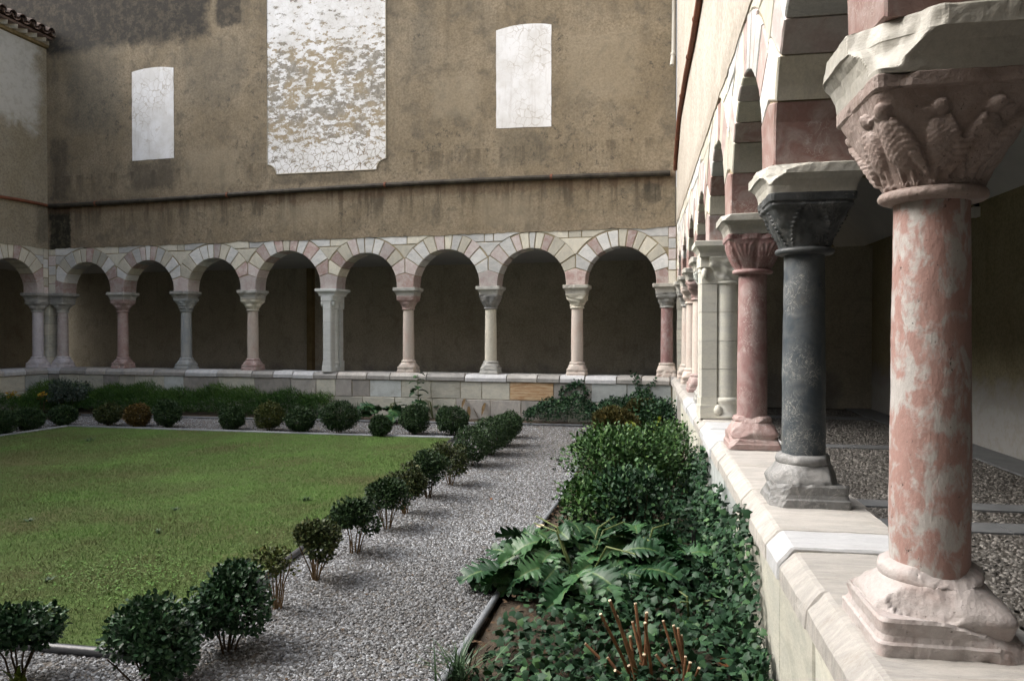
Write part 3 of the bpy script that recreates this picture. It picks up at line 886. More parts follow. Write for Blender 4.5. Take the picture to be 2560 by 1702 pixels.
    for i, cx in enumerate(cols):
        left = arches[i-1] if i > 0 else None
        right = arches[i] if i < len(arches) else None
        if left is None and not lo_corner: continue
        if right is None and not hi_corner: continue
        z2 = ztop - random.uniform(.14, .17)
        if left and right:
            # V stone
            zz = ZA + .3
            while zz < z2 and ext(left, zz, 1) > ext(right, zz, -1) - .02: zz += .01
            L = [(ext(left, z, 1), z) for z in np.linspace(zz, z2 - G, 5)]
            Rr = [(ext(right, z, -1), z) for z in np.linspace(z2 - G, zz, 5)]
            put('spandrel_stone', list(reversed(L + Rr)), random.choice(CREAMS))
            zt = ztop - .002
            a0 = [(ext(left, z, 1), z) for z in np.linspace(z2, zt, 4)]
            b0 = [(ext(right, z, -1), z) for z in np.linspace(zt, z2, 4)]
            band = list(reversed(a0 + b0))
            xa, xb = cx - .32, cx + .32
            n = random.choice([2, 2, 3])
            cuts = sorted(cx + (k / n - .5) * .5 + random.uniform(-.05, .05) for k in range(1, n))
            prev = -99
            for q in cuts + [99]:
                p = clip(clip(band, 1, 0, q - G / 2), -1, 0, -(prev + G / 2))
                p = [(a_, b_ + (random.uniform(-.02, .012) if b_ > zt - .01 else 0)) for a_, b_ in p]
                if len(p) >= 3: put('spandrel_stone', p, random.choice(CREAMS))
                prev = q
        elif right:           # corner quoins at low end
            z = ZA + .002; k = 0
            while z < ztop - .05:
                h = random.uniform(.15, .24)
                if ztop - z - h < .1: h = ztop - z
                put('quoin_stone', [(xs0 + .002, z), (xs0 + .127, z), (xs0 + .127, z + h - G), (xs0 + .002, z + h - G)], random.choice(['cream', 'cream', 'white', 'mauve']))
                z += h
            zq = ZA + .62
            P = [(xs0 + .135, zz_) for zz_ in (ztop - .004, ztop - .16)] 
            for za, zb in ((ztop - .17, ztop - .004), (ztop - .36, ztop - .178)):
                L = [(xs0 + .135, zb), (xs0 + .135, za)]
                E_ = [(max(ext(right, z, -1), xs0 + .14), z) for z in np.linspace(za, zb, 4)]
                put('spandrel_stone', L + E_, random.choice(CREAMS))
        else:                 # corner quoins at the high end
            z = ZA + .002
            while z < ztop - .05:
                h = random.uniform(.15, .24)
                if ztop - z - h < .1: h = ztop - z
                put('quoin_stone', [(cx + .02, z), (xs1 - .002, z), (xs1 - .002, z + h - G), (cx + .02, z + h - G)] , random.choice(['cream', 'cream', 'white', 'mauve']))
                z += h
            for za, zb in ((ztop - .17, ztop - .004), (ztop - .36, ztop - .178)):
                E_ = [(min(ext(left, z, 1), cx + .01), z) for z in np.linspace(za, zb, 4)]
                put('spandrel_stone', list(reversed(E_)) + [(cx + .012, za), (cx + .012, zb)], random.choice(CREAMS))
    return root
ZTB, ZTR = 3.45, 3.50
xcl = (FL.o - FB.o).dot(FB.d)
bx = sorted(XB.values())
arcade(FB, bx, ZTB, 'back arcade of round arches in white, cream and pink stones', 'arcade', True, hi_corner=xcl - 0.19, seed=1)
rx = [UR[0] - 1.62] + UR
rcorner = (FB.o - FR.o).dot(FR.d)
arcade(FR, rx, ZTR, 'right arcade of round arches in white marble running into the distance', 'arcade', False, hi_corner=rcorner - 0.17, seed=2, white=1.0, vd=.31, drops=DROP)
arcade(FL, XLL, ZTB, 'left arcade with one arch cut off by the left edge', 'arcade', True, seed=3)
column(FR, rx[0], ZP['R'], 'pink column of the right arcade beside the viewer, outside the picture', 'pale_pink', 'red_pale', 'pale_pink', kind='leaf', seed=60, n=32)

# ------------------------------------------------------------------ parapets
def parapet(fr, x0, x1, zp, joints, label, near=False, seed=0, mats=None, rows=None, slope=0.0, cx=0.0):
    random.seed(300 + seed)
    root = empty('parapet_wall', fr.w(0, 0, 0), fr.rz, label, 'wall')
    root.rotation_euler = (0, -math.atan(slope), fr.rz)
    mb = MB(); mb.box((x0 + .01 - cx, -.27, -.1), (x1 - .01 + cx, .235, zp - .07)); mb.box((x0 + .01 - cx, -.25, zp - .08), (x1 - .01 + cx, .195, zp - .012))
    link('mortar_core', mb.mesh('mortar_core'), M['mortar_dark'], root)
    # coping
    prof0 = [(-.30, -.13), (-.30, -.045), (-.26, -.004), (-.20, 0), (-.05, .001), (.10, 0), (.20, -.001), (.215, -.006), (.258, -.052), (.266, -.064), (.266, -.128), (.20, -.13)]
    for k, (a, b) in enumerate(zip(joints, joints[1:])):
        m = mats[k % len(mats)]
        g = random.uniform(.004, .009)
        fine = near and (b < 7)
        prof = []
        if fine:
            for p, q in zip(prof0, prof0[1:]):
                L = math.hypot(q[0]-p[0], q[1]-p[1]); nn = max(1, int(L / .028))
                prof += [(p[0]+(q[0]-p[0])*t/nn, p[1]+(q[1]-p[1])*t/nn) for t in range(nn)]
            prof.append(prof0[-1])
        else: prof = prof0
        ns = max(3, int((b - a) / (.03 if fine else .14)))
        xs = [a + g, a + g + .006] + [a + (b - a) * i / ns for i in range(1, ns)] + [b - g - .006, b - g]
        dz = random.uniform(-.006, .004); dy = random.uniform(-.008, .006)
        v = []; f = []
        n = len(prof)
        so_ = Vector((seed * 9 + k * 3.3, 0, 0))
        for i, xx in enumerate(xs):
            e = .008 if i in (0, len(xs) - 1) else 0
            for (py, pz) in prof:
                yy = py + dy; zz = zp + pz + dz
                q = Vector((xx, yy, zz))
                w_ = .0045 if fine else .004
                d = noise.noise(q * 9 + so_) * w_ + noise.noise(q * 30 + so_) * .0018
                ch = max(0, noise.noise(q * 6.5 + so_ * 2) - .32) * (.022 if (py > .18 and pz > -.08) else .0)
                cy = (py + .02); 
                yy += d * (1 if py > 0 else -1) - ch - e * (1 if py > .2 else (-1 if py < -.25 else 0))
                zz += d * .6 - ch * .6 - e * (pz > -.1)
                v.append((xx + noise.noise(q * 14 + so_) * .003, yy, zz))
        for i in range(len(xs) - 1):
            for j in range(n):
                f.append((i*n+j, (i+1)*n+j, (i+1)*n+(j+1) % n, i*n+(j+1) % n))
        f.append(tuple(reversed(range(n)))); f.append(tuple(range((len(xs)-1)*n, len(xs)*n)))
        o = link('coping_stone', pyd('coping_stone', v, f), M[m], root, smooth=False)
    # wall blocks in courses
    zc = zp - .135
    for (za, zb, wmin, wmax, pal) in rows:
        xx = x0 + .003
        while xx < x1 - .02:
            wd = random.uniform(wmin, wmax)
            if x1 - xx - wd < .15: wd = x1 - xx
            sp = rows_special.get((round(za, 2), seed))
            mm = random.choice(pal)
            xe = xx + wd
            if sp:
                for (sa, sb, sm) in sp:
                    if xx < sa < xe and sa - xx > .08: xe = sa
                    elif sa - .081 < xx < sb: xx = max(xx, sa); xe = sb; mm = sm
            stone('wall_block', [(xx + .004, za + .004), (xe - .004, za + .004), (xe - .004, zb - .004), (xx + .004, zb - .004)], .10, .243 + random.uniform(-.006, .006), mm, root, bev=.007, amp=.003)
            xx = xe
    return root
rows_special = {}
oa, _ = FB.at(1384, 980, .245); ob, _ = FB.at(1274.5, 980, .245)
zr1 = ZB - .135
rows_special[(round(zr1 - .33, 2), 1)] = [(oa, ob, 'block_orange')]
def joints_to(a, b, lo, hi, seed):
    random.seed(seed); out = [a]
    while out[-1] < b - lo: out.append(out[-1] + random.uniform(lo, hi))
    if b - out[-1] < .2: out[-1] = b
    else: out.append(b)
    return out
bj = [-.285] + joints_to(0.262, xcl - .262, .38, .85, 4) + [xcl + .285]
copm = ['cop_grey', 'cop_near', 'cop_grey', 'cop_white', 'cop_white', 'cop_grey', 'cop_grey', 'cop_white', 'cop_grey', 'cop_near']
parapet(FB, 0.24, xcl - .24, ZB, bj, 'low back parapet of mixed cream, grey and blue stone blocks', seed=1, mats=copm, cx=.5,
        rows=[(zr1 - .33, zr1, .32, .85, ['block_cream', 'block_grey', 'block_blue', 'block_cream', 'block_grey']), (-.02, zr1 - .33, .4, .9, ['block_grey', 'block_cream'])])
jr = [-.4, .35, 1.02, 1.62, 2.347, 2.795, 3.05, 3.53, 3.84, 4.5, 5.0, 5.53, 6.17, 6.62, 7.3, 7.9, 8.4, 9.1, 9.6, 10.2, 10.8, 11.3, 11.9]
jr = [y / FR.d.y for y in jr] + [rcorner - .27]
parapet(FR, jr[0], rcorner - .24, ZP['R'], jr, 'right parapet of worn white marble coping carrying the near columns', near=True, seed=2, slope=RSLOPE,
        mats=['cop_near', 'cop_near', 'cop_near', 'cop_near', 'cop_near', 'cop_white', 'cop_near', 'cop_near', 'cop_near', 'cop_near', 'cop_near', 'cop_white', 'cop_white', 'cop_near', 'cop_white', 'cop_white', 'cop_white', 'cop_near'],
        rows=[(ZP['R'] - .135 - .45, ZP['R'] - .135, .45, .85, ['block_cream', 'block_grey', 'block_blue', 'block_cream']), (-.02, ZP['R'] - .135 - .45, .5, 1.0, ['block_grey', 'block_cream'])])
lj = joints_to(0.27, 4.2, .4, .75, 9)
parapet(FL, 0.24, 4.2, ZP['L'], lj, 'low left parapet of pale blue-grey blocks at the left edge', seed=3, mats=['cop_grey', 'cop_white', 'cop_near'],
        rows=[(zr1 - .33, zr1, .5, .9, ['block_blue', 'block_cream']), (-.02, zr1 - .33, .5, .9, ['block_grey', 'block_cream'])])

# ------------------------------------------------------------------ plaster walls
def plaster(name, c_a, c_b, c_dark, rects=(), blotch=0.5, streak=0.3, scale=0.8, speck=0.3, runs=()):
    """rects: stains (x0, x1, z0, z1, softness, strength, colour) in wall coordinates"""
    m, nt, p = newmat(name, 0.92, 0.15)
    N = NT(nt)
    v = N.coord(False)
    sep = N.node('ShaderNodeSeparateXYZ'); nt.links.new(v, sep.inputs[0])
    X, Z = sep.outputs[0], sep.outputs[2]
    big = N.noise(v, scale, 6, 0.62, 0.4)
    c = N.mix(N.maprange(big, 0.35, 0.65), c_a, c_b)
    med = N.noise(v, scale * 3.6, 7, 0.68, 0.6)
    c = N.mix(N.math('MULTIPLY', N.maprange(med, 0.50, 0.66), blotch), c, c_dark)
    c = N.mix(N.math('MULTIPLY', N.maprange(N.noise(v, scale * 1.9, 8, 0.72, 0.3), 0.5, 0.62), blotch * .55), c, c_dark)
    mv = N.node('ShaderNodeVectorMath', operation='MULTIPLY'); nt.links.new(v, mv.inputs[0]); mv.inputs[1].default_value = (3.2, 3.2, 0.35)
    st = N.noise(mv.outputs[0], 1.6, 6, 0.65)
    c = N.mix(N.math('MULTIPLY', N.maprange(st, 0.54, 0.75), streak), c, c_dark)
    for (zt_, ln_, am_) in runs:
        mk = N.math('MULTIPLY', N.maprange(Z, zt_ - ln_, zt_), N.math('LESS_THAN', Z, zt_))
        c = N.mix(N.math('MULTIPLY', N.math('MULTIPLY', mk, N.maprange(st, 0.47, 0.6)), am_), c, (c_dark[0] * .62, c_dark[1] * .56, c_dark[2] * .5))
    spk = N.math('MULTIPLY', N.maprange(N.noise(v, 8.5, 9, 0.8), 0.53, 0.63), N.maprange(N.noise(v, 0.55, 4, .6, .5), 0.44, 0.6))
    c = N.mix(N.math('MULTIPLY', spk, speck), c, (c_dark[0] * .6, c_dark[1] * .62, c_dark[2] * .65))
    fine = N.noise(v, 26, 5, 0.75)
    c = N.mix(N.maprange(fine, 0.35, 0.6, 0.5, 0.0), c, (c_a[0] * .45, c_a[1] * .45, c_a[2] * .45))
    c = N.mix(N.maprange(fine, 0.58, 0.75, 0.0, 0.25), c, (c_b[0] * 1.3, c_b[1] * 1.3, c_b[2] * 1.35))
    wob = N.math('MULTIPLY', N.math('SUBTRACT', N.noise(v, 2.2, 6, 0.7, 0.5), 0.5), 1.0)
    grain = N.maprange(N.noise(v, 7.5, 5, 0.75), 0.36, 0.56, 0.72, 1.0)
    for (x0, x1, z0, z1, sf, sg, colr) in rects:
        xw = N.math('ADD', X, N.math('MULTIPLY', wob, sf * 3.5 + .12)); zw = N.math('ADD', Z, N.math('MULTIPLY', wob, sf * 4.0 + .2))
        k = N.math('MULTIPLY', N.math('MULTIPLY', N.maprange(xw, x0 - sf, x0 + sf), N.maprange(xw, x1 - sf, x1 + sf, 1, 0)),
                   N.math('MULTIPLY', N.maprange(zw, z0 - sf, z0 + sf), N.maprange(zw, z1 - sf, z1 + sf, 1, 0)))
        k = N.math('MULTIPLY', k, grain)
        c = N.mix(N.math('MULTIPLY', k, sg), c, colr)
    nt.links.new(c, p.inputs['Base Color'])
    h = N.math('ADD', N.math('MULTIPLY', fine, 0.6), N.noise(v, 6, 6, 0.65))
    nt.links.new(N.bump(h, 0.45, 0.02), p.inputs['Normal'])
    return m

def bxz(px, py): return FB.at(px, py, FACE)
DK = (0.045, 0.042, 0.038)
rects = []
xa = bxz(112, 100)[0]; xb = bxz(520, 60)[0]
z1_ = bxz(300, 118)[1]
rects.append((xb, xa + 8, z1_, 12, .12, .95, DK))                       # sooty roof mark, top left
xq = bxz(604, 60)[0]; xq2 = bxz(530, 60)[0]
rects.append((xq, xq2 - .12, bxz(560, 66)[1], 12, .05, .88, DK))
rects.append((bxz(178, 600)[0], bxz(126, 600)[0], bxz(150, 640)[1], bxz(150, 520)[1], .035, .95, (0.02, 0.021, 0.015)))
rects.append((bxz(170, 420)[0], bxz(128, 420)[0], bxz(150, 505)[1], bxz(150, 350)[1], .08, .5, DK))
rects.append((bxz(436, 440)[0], bxz(330, 440)[0], bxz(380, 474)[1], bxz(380, 400)[1], .10, .7, (0.07, 0.062, 0.05)))
rects.append((bxz(1370, 380)[0], bxz(1250, 380)[0], bxz(1300, 410)[1], bxz(1300, 322)[1], .10, .38, (0.08, 0.075, 0.06)))
rects.append((bxz(900, 450)[0], bxz(680, 450)[0], bxz(780, 458)[1], bxz(780, 436)[1], .05, .5, (0.08, 0.07, 0.055)))
rects.append((bxz(300, 250)[0], bxz(170, 250)[0], bxz(220, 330)[1], bxz(220, 120)[1], .25, .45, (0.09, 0.088, 0.075)))
rects.append((bxz(600, 250)[0], bxz(460, 250)[0], bxz(520, 260)[1], bxz(520, 110)[1], .25, .35, (0.10, 0.095, 0.08)))
rects.append((bxz(1080, 120)[0], bxz(1030, 120)[0], bxz(1060, 170)[1], bxz(1060, 20)[1], .18, .38, (0.09, 0.088, 0.075)))
rects.append((-1, 14, bxz(900, 500)[1], bxz(900, 468)[1], .05, .42, (0.13, 0.075, 0.045)))      # rust run-off below the gutter
rects.append((bxz(1650, 480)[0], bxz(1610, 480)[0], bxz(1630, 505)[1], bxz(1630, 460)[1], .03, .6, (0.03, 0.03, 0.026)))
PALE = (0.31, 0.262, 0.188)
for (a, b, c_, d_) in ((1080, 1200, 300, 200), (470, 600, 470, 380), (1420, 1600, 250, 90), (700, 840, 560, 510), (1200, 1330, 570, 500)):
    rects.append((bxz(b, c_)[0], bxz(a, c_)[0], bxz(a, c_)[1], bxz(a, d_)[1], .10, .42, PALE))
M['plaster_back'] = plaster('brown_stained_render', (0.235, 0.190, 0.128), (0.305, 0.252, 0.178), (0.115, 0.103, 0.082), rects, blotch=0.55, streak=0.35, speck=0.85, runs=((4.40, 1.0, .75), (10.4, 4.4, .6), (5.0, .5, .5)))
M['plaster_left'] = plaster('grey_left_render', (0.29, 0.25, 0.175), (0.35, 0.31, 0.235), (0.20, 0.175, 0.135),
                            [(0.45, 8, 6.0, 12, .18, .9, (0.52, 0.505, 0.46)), (0.2, .5, 3.5, 4.3, .1, .5, DK)], blotch=0.25, streak=0.2)
M['plaster_right'] = plaster('pale_right_render', (0.41, 0.37, 0.315), (0.47, 0.435, 0.38), (0.28, 0.25, 0.21), [(-3, 15, 3.3, 3.62, .06, .4, (0.22, 0.19, 0.15))], blotch=0.3, streak=0.55)
M['plaster_gallery'] = plaster('brown_gallery_render', (0.46, 0.425, 0.34), (0.54, 0.50, 0.41), (0.30, 0.265, 0.20), [(-3, 16, -1, .75, .15, .7, (0.21, 0.205, 0.20))], blotch=0.5, streak=0.5)
M['plaster_ochre'] = plaster('ochre_gallery_render', (0.27, 0.235, 0.14), (0.31, 0.28, 0.185), (0.19, 0.155, 0.09), [(-5, 25, -1, .85, .16, .95, (0.36, 0.36, 0.355)), (-5, 25, .6, 1.0, .1, .4, (0.2, 0.185, 0.165))], blotch=0.45, streak=0.4, scale=0.6)

def wallsheet(name, label, fr, x0, x1, zlo, zhi, y0, y1, mat, wav=0.0, seed=0, cat='wall'):
    n = max(2, int((x1 - x0) / .06)) if wav else 1
    v = []; f = []
    for i in range(n + 1):
        x = x0 + (x1 - x0) * i / n
        z = zlo + (wav * (noise.noise(Vector((x * 2.1, seed, 0))) + .6 * noise.noise(Vector((x * 9, seed, 3)))) if wav else 0)
        v += [(x, y1, z), (x, y1, zhi), (x, y0, z), (x, y0, zhi)]
    for i in range(n):
        a = i * 4; b = a + 4
        f += [(a, b, b+1, a+1), (a+2, a+3, b+3, b+2), (a, a+2, b+2, b), (a+1, b+1, b+3, a+3)]
    f += [(0, 1, 3, 2), (n*4, n*4+2, n*4+3, n*4+1)]
    o = link(name, pyd(name, v, f), M[mat])
    o.location = fr.w(0, 0, 0); o.rotation_euler = (0, 0, fr.rz)
    if label: tag(o, label, cat)
    return o
back_wall = wallsheet('rendered_wall', 'tall brown rendered back wall with white blind windows and dark stains', FB, 0.185, xcl + 5, ZTB - .02, 10.5, BACKF, FACE + .012, 'plaster_back', .03, 1)
left_wall = wallsheet('rendered_wall', 'grey rendered wall above the left arcade under the tiled eave', FL, 0.185, 18, ZTB - .02, 7.78, BACKF, FACE + .012, 'plaster_left', .03, 2)
right_wall = wallsheet('rendered_wall', 'pale rendered wall rising above the right arcade', FR, -.9, rcorner - .185, ZTR - .02, 9.6, BACKF, FACE + .012, 'plaster_right', .03, 3)

# white blind windows painted on the back wall
def limewash(name, peel, tan, brown, cs=7.0):
    m, nt, p = newmat(name, 0.75, 0.25)
    N = NT(nt)
    v = N.coord(False)
    d0 = N.node('ShaderNodeVectorMath', operation='ADD')
    nz = N.node('ShaderNodeTexNoise'); nz.inputs['Scale'].default_value = 5; nt.links.new(v, nz.inputs['Vector'])
    sc_ = N.node('ShaderNodeVectorMath', operation='SCALE'); nt.links.new(nz.outputs[1], sc_.inputs[0]); sc_.inputs['Scale'].default_value = 0.18
    nt.links.new(v, d0.inputs[0]); nt.links.new(sc_.outputs[0], d0.inputs[1])
    vo = N.node('ShaderNodeTexVoronoi', feature='DISTANCE_TO_EDGE'); vo.inputs['Scale'].default_value = cs
    nt.links.new(d0.outputs[0], vo.inputs['Vector'])
    crk = N.maprange(vo.outputs['Distance'], 0.008, 0.05, 1.0, 0.0)
    sel = N.maprange(N.noise(v, 1.3, 3), 0.38, 0.6, 0.25, 1.0)
    c = N.mix(N.maprange(N.noise(v, 2.2, 5, .6), 0.4, 0.65), (0.78, 0.78, 0.78), (0.66, 0.65, 0.63))
    if peel > 0:
        mv = N.node('ShaderNodeVectorMath', operation='MULTIPLY'); nt.links.new(v, mv.inputs[0]); mv.inputs[1].default_value = (0.8, 1, 1.5)
        sep = N.node('ShaderNodeSeparateXYZ'); nt.links.new(v, sep.inputs[0])
        bandz = N.math('MULTIPLY', N.math('MULTIPLY', N.maprange(sep.outputs[2], 5.0, 5.6, 0.0, 0.10), N.maprange(sep.outputs[2], 6.9, 7.6, 1.0, 0.1)), 1.0)
        pn = N.math('ADD', N.noise(mv.outputs[0], 6.0, 9, 0.75, 0.2), bandz)
        pm = N.maprange(pn, 0.56, 0.60, 0.0, 1.0)
        pc = N.mix(N.maprange(N.noise(v, 1.6, 5, .6), 0.42, 0.6), tan, brown)
        pc = N.mix(N.maprange(N.noise(v, 11, 5, .7), 0.45, 0.6, 0, .5), pc, (0.40, 0.37, 0.31))
        c = N.mix(N.math('MULTIPLY', crk, N.maprange(sep.outputs[2], 4.6, 7.0, 1.0, .15)), c, (0.22, 0.17, 0.11))
        c = N.mix(N.math('MULTIPLY', pm, peel), c, pc)
        hgt = N.math('SUBTRACT', 1.0, N.math('MAXIMUM', pm, crk))
        nt.links.new(N.bump(hgt, 0.5, 0.006), p.inputs['Normal'])
    else:
        mv = N.node('ShaderNodeVectorMath', operation='MULTIPLY'); nt.links.new(v, mv.inputs[0]); mv.inputs[1].default_value = (9, 9, 0.8)
        c = N.mix(N.maprange(N.noise(mv.outputs[0], 1.2, 5, .65), 0.5, 0.7, 0, .35), c, (0.46, 0.43, 0.39))
        c = N.mix(N.math('MULTIPLY', N.math('MULTIPLY', crk, N.math('MULTIPLY', sel, sel)), .6), c, (0.36, 0.31, 0.25))
        c = N.mix(N.maprange(N.noise(v, 4.5, 6, .7), 0.6, 0.72, 0, .5), c, (0.42, 0.37, 0.30))
    nt.links.new(c, p.inputs['Base Color'])
    return m
M['lime'] = limewash('cracked_limewash', 0, None, None)
M['lime_peel'] = limewash('peeling_limewash', 0.95, (0.29, 0.225, 0.13), (0.20, 0.18, 0.145), 8.5)
def panel(name, poly, mat, y0, y1, parent):
    n = len(poly)
    v = [(x, y0, z) for x, z in poly] + [(x, y1, z) for x, z in poly]
    f = [tuple(range(n)), tuple(range(n, 2*n))] + [(i, (i+1) % n, n+(i+1) % n, n+i) for i in range(n)]
    return link(name, pyd(name, v, f), M[mat], parent)
def win(pxl, pxr, ytl, ytr, ybl, ybr, arch):
    x1, zt1 = bxz(pxl, ytl); x0, zt0 = bxz(pxr, ytr)
    _, zb1 = bxz(pxl, ybl); _, zb0 = bxz(pxr, ybr)
    zt = (zt1 + zt0) / 2
    poly = [(x0, zb0), (x0, zt)]
    for k in range(1, 10):
        t = k / 10
        poly.append((x0 + (x1 - x0) * t, zt + arch * 4 * t * (1 - t)))
    poly += [(x1, zt), (x1, zb1)]
    return roughen(poly, .12, .004)
yF = FACE + .012
for args in ((331, 435, 181, 171, 403, 396, .05), (1241, 1379, 77, 64, 322, 317, .06)):
    o = panel('blind_window', win(*args), 'lime', yF - .05, yF + .006, back_wall)
    x1, _ = bxz(args[0], 300); x0, _ = bxz(args[1], 300)
xl, zbl = bxz(670, 438); xr_, zbr = bxz(966, 423)
rc = .20
big = [(xr_, 9.4), (xr_, zbr + rc)] + [(xr_ + rc * (1 - math.cos(a)) * 0 + rc * math.sin(a), zbr + rc * math.cos(a)) for a in np.linspace(.15, math.pi / 2, 7)] + \
      [(xl - rc * math.sin(a), zbl + rc * math.cos(a)) for a in np.linspace(math.pi / 2, .15, 7)] + [(xl, zbl + rc), (xl, 9.4)]
panel('blind_window', big, 'lime_peel', yF - .05, yF + .005, back_wall)
edge = MB()
outl = [(xr_, 9.39)] + big[1:-1] + [(xl, 9.39)]
edge.tube([(x, yF + .004, z) for x, z in outl], .012, 6)
link('window_moulding', edge.mesh('window_moulding'), M['eave'], back_wall)

# ------------------------------------------------------------------ gutters and downpipe
def pipe(name, pts, rad, mat, label, cat='pipe', n=10, collars=None, group=None, mat2=None):
    mb = MB(); mb.tube(pts, rad, n)
    root = link(name, mb.mesh(name), M[mat], smooth=False)
    tag(root, label, cat, group)
    if collars:
        for k in collars:
            a, b = Vector(pts[k]), Vector(pts[k+1])
            c = (a + b) / 2; d = (b - a).normalized() * .02
            m2 = MB(); m2.tube([c - d, c + d], rad * 1.25, n)
            link('pipe_collar', m2.mesh('pipe_collar'), M[mat2 or mat], root)
    return root
def wp(fr, px, py, off):
    x, z = fr.at(px, py, off); return fr.w(x, off, z)
pipe('gutter_pipe', [wp(FB, a, b, .235) for a, b in ((124, 515), (181, 512.5), (300, 506), (480, 494), (660, 481.5), (860, 469), (1070, 457), (1280, 447), (1480, 440), (1676, 433))], .047, 'black_pipe', 'dark mossy gutter pipe running across the back wall', collars=[1, 3, 5, 7], mat2='rust')
pipe('gutter_pipe', [wp(FL, a, b, .225) for a, b in ((122, 515), (100, 510), (60, 502), (0, 492))] + [FL.w(3.2, .225, 4.5)], .034, 'rust', 'thin rust-red gutter pipe on the left wall')
rp = [(1688, 425), (1689, 400), (1698, 288), (1715, 186), (1733, 94), (1748, 0)]
P = [wp(FR, a, b, .215) for a, b in rp]
P.append(P[-1] + (P[-1] - P[-3]) * 2.2)
pipe('gutter_pipe', P, .034, 'rust', 'rust-brown gutter pipe climbing along the right wall', collars=[1, 2, 3, 4])
q = wp(FB, 1684, 100, .25)
zq = wp(FB, 1684, 146, .25).z
pipe('downpipe', [(q.x, q.y, 10.2), (q.x, q.y, zq + .12), (q.x - .02, q.y - .03, zq), (q.x - .05, q.y - .10, zq - .16)], 0.036, 'pale_metal', 'pale downpipe ending in a shoe high in the right corner', collars=[1])

# ------------------------------------------------------------------ tiled eave of the left range
roof = empty('tiled_roof', FL.w(0, 0, 7.78), FL.rz, 'tiled roof edge with curved clay tiles at the top left', 'roof')
random.seed(5)
mb = MB(); mb.add([(.0, .10, 0), (18, .10, 0), (18, .235, 0.02), (0, .235, .02), (0, .10, .075), (18, .10, .075), (18, .25, .075), (0, .25, .075)], [(0,1,2,3),(4,7,6,5),(0,4,5,1),(3,2,6,7),(0,3,7,4),(1,5,6,2)])
link('eave_moulding', mb.mesh('eave_moulding'), M['eave_wood'], roof)
toothv = [(-.10, .12, .08), (.10, .12, .08), (0, .37, .08), (-.10, .12, .17), (.10, .12, .17), (0, .37, .17)]
tooth = pyd('eave_tooth', toothv, [(0, 2, 1), (3, 4, 5), (0, 1, 4, 3), (1, 2, 5, 4), (2, 0, 3, 5)]); tooth.materials.append(M['eave'])
def halftile(r, L, up, t=.014):
    v = []; f = []; n = 8
    for yy, rr in ((0, r), (-L, r * .86)):
        for k in range(n + 1):
            a = math.pi * k / n
            for q_ in (rr, rr - t):
                v.append((q_ * math.cos(a), yy, up * q_ * math.sin(a)))
    m_ = (n + 1) * 2
    for k in range(n):
        a = 2 * k
        f += [(a, a+2, m_+a+2, m_+a), (a+1, m_+a+1, m_+a+3, a+3), (a, a+1, a+3, a+2), (m_+a, m_+a+2, m_+a+3, m_+a+1)]
    f += [(0, m_, m_+1, 1), (2*n, 2*n+1, m_+2*n+1, m_+2*n)]
    return pyd('roof_tile', v, f)
cover = halftile(.095, .5, 1); cover.materials.append(M['tile'])
chan = halftile(.10, .5, -1); chan.materials.append(M['tile_red'])
pit = R(17)
for k in range(18):
    xx = .10 + .235 * k
    o = bpy.data.objects.new('eave_tooth', tooth); COL.objects.link(o); o.parent = roof; o.location = (xx + .05, 0, 0)
    for row in range(4):
        yy = .44 - row * .40; zz = .235 + row * .40 * math.tan(pit)
        for me_, dx, dz in ((cover, 0, .055), (chan, .1175, .085)):
            o = bpy.data.objects.new('roof_tile', me_); COL.objects.link(o); o.parent = roof
            o.location = (xx + dx + random.uniform(-.008, .008), yy + random.uniform(-.02, .02), zz + dz)
            o.rotation_euler = (-pit, random.uniform(-.04, .04), random.uniform(-.03, .03))
mb = MB()
mb.add([(0, .36, .175), (18, .36, .175), (18, -6, .175 + 6.36 * math.tan(pit)), (0, -6, .175 + 6.36 * math.tan(pit)), (0, .36, .225), (18, .36, .225), (18, -6, .225 + 6.36 * math.tan(pit)), (0, -6, .225 + 6.36 * math.tan(pit))], [(0,3,2,1),(4,5,6,7),(0,1,5,4),(2,3,7,6),(0,4,7,3),(1,2,6,5)])
link('roof_deck', mb.mesh('roof_deck'), M['tile_red'], roof)

# ------------------------------------------------------------------ galleries behind the arcades
def slab_obj(name, fr, x0, x1, y0, y1, z0, z1, mat, kind='structure'):
    mb = MB(); mb.box((x0, y0, z0), (x1, y1, z1))
    o = link(name, mb.mesh(name), M[mat]); o.location = fr.w(0, 0, 0); o.rotation_euler = (0, 0, fr.rz)
    if kind: o['kind'] = kind
    return o
GW = 3.95
# back gallery
wallsheet('gallery_wall', 'dark brown inner wall seen through the back arches', FB, -4.0, xcl + 4, -.02, 3.4, -3.75, -3.5, 'plaster_gallery')
slab_obj('gallery_ceiling', FB, .0, xcl + 4, -3.5, BACKF - .002, 3.22, 3.36, 'vault')
slab_obj('gallery_floor', FB, .0, xcl + 4, -3.5, -.26, -.05, .002, 'gfloor')
xx, _ = FB.at(776, 830, -3.4)
mb = MB(); mb.box((xx - .07, -3.5, 0), (xx + .07, -3.34, 3.2))  # dark strip of unclear make, made up as a projecting brown pilaster
o = link('pilaster_strip', mb.mesh('pilaster_strip'), M['eave_wood']); o.location = FB.w(0, 0, 0); o.rotation_euler = (0, 0, FB.rz)
tag(o, 'dark upright pilaster strip against the inner back wall left of the back pier', 'pilaster')
# left gallery
wallsheet('gallery_wall', 'dark inner wall behind the arch at the left edge', FL, -3.4, 18, -.02, 3.4, -3.6, -3.35, 'plaster_gallery')
slab_obj('gallery_ceiling', FL, 0, 18, -3.35, BACKF - .002, 3.2, 3.34, 'vault')
slab_obj('gallery_floor', FL, 0, 18, -3.35, -.26, -.05, .004, 'gfloor')
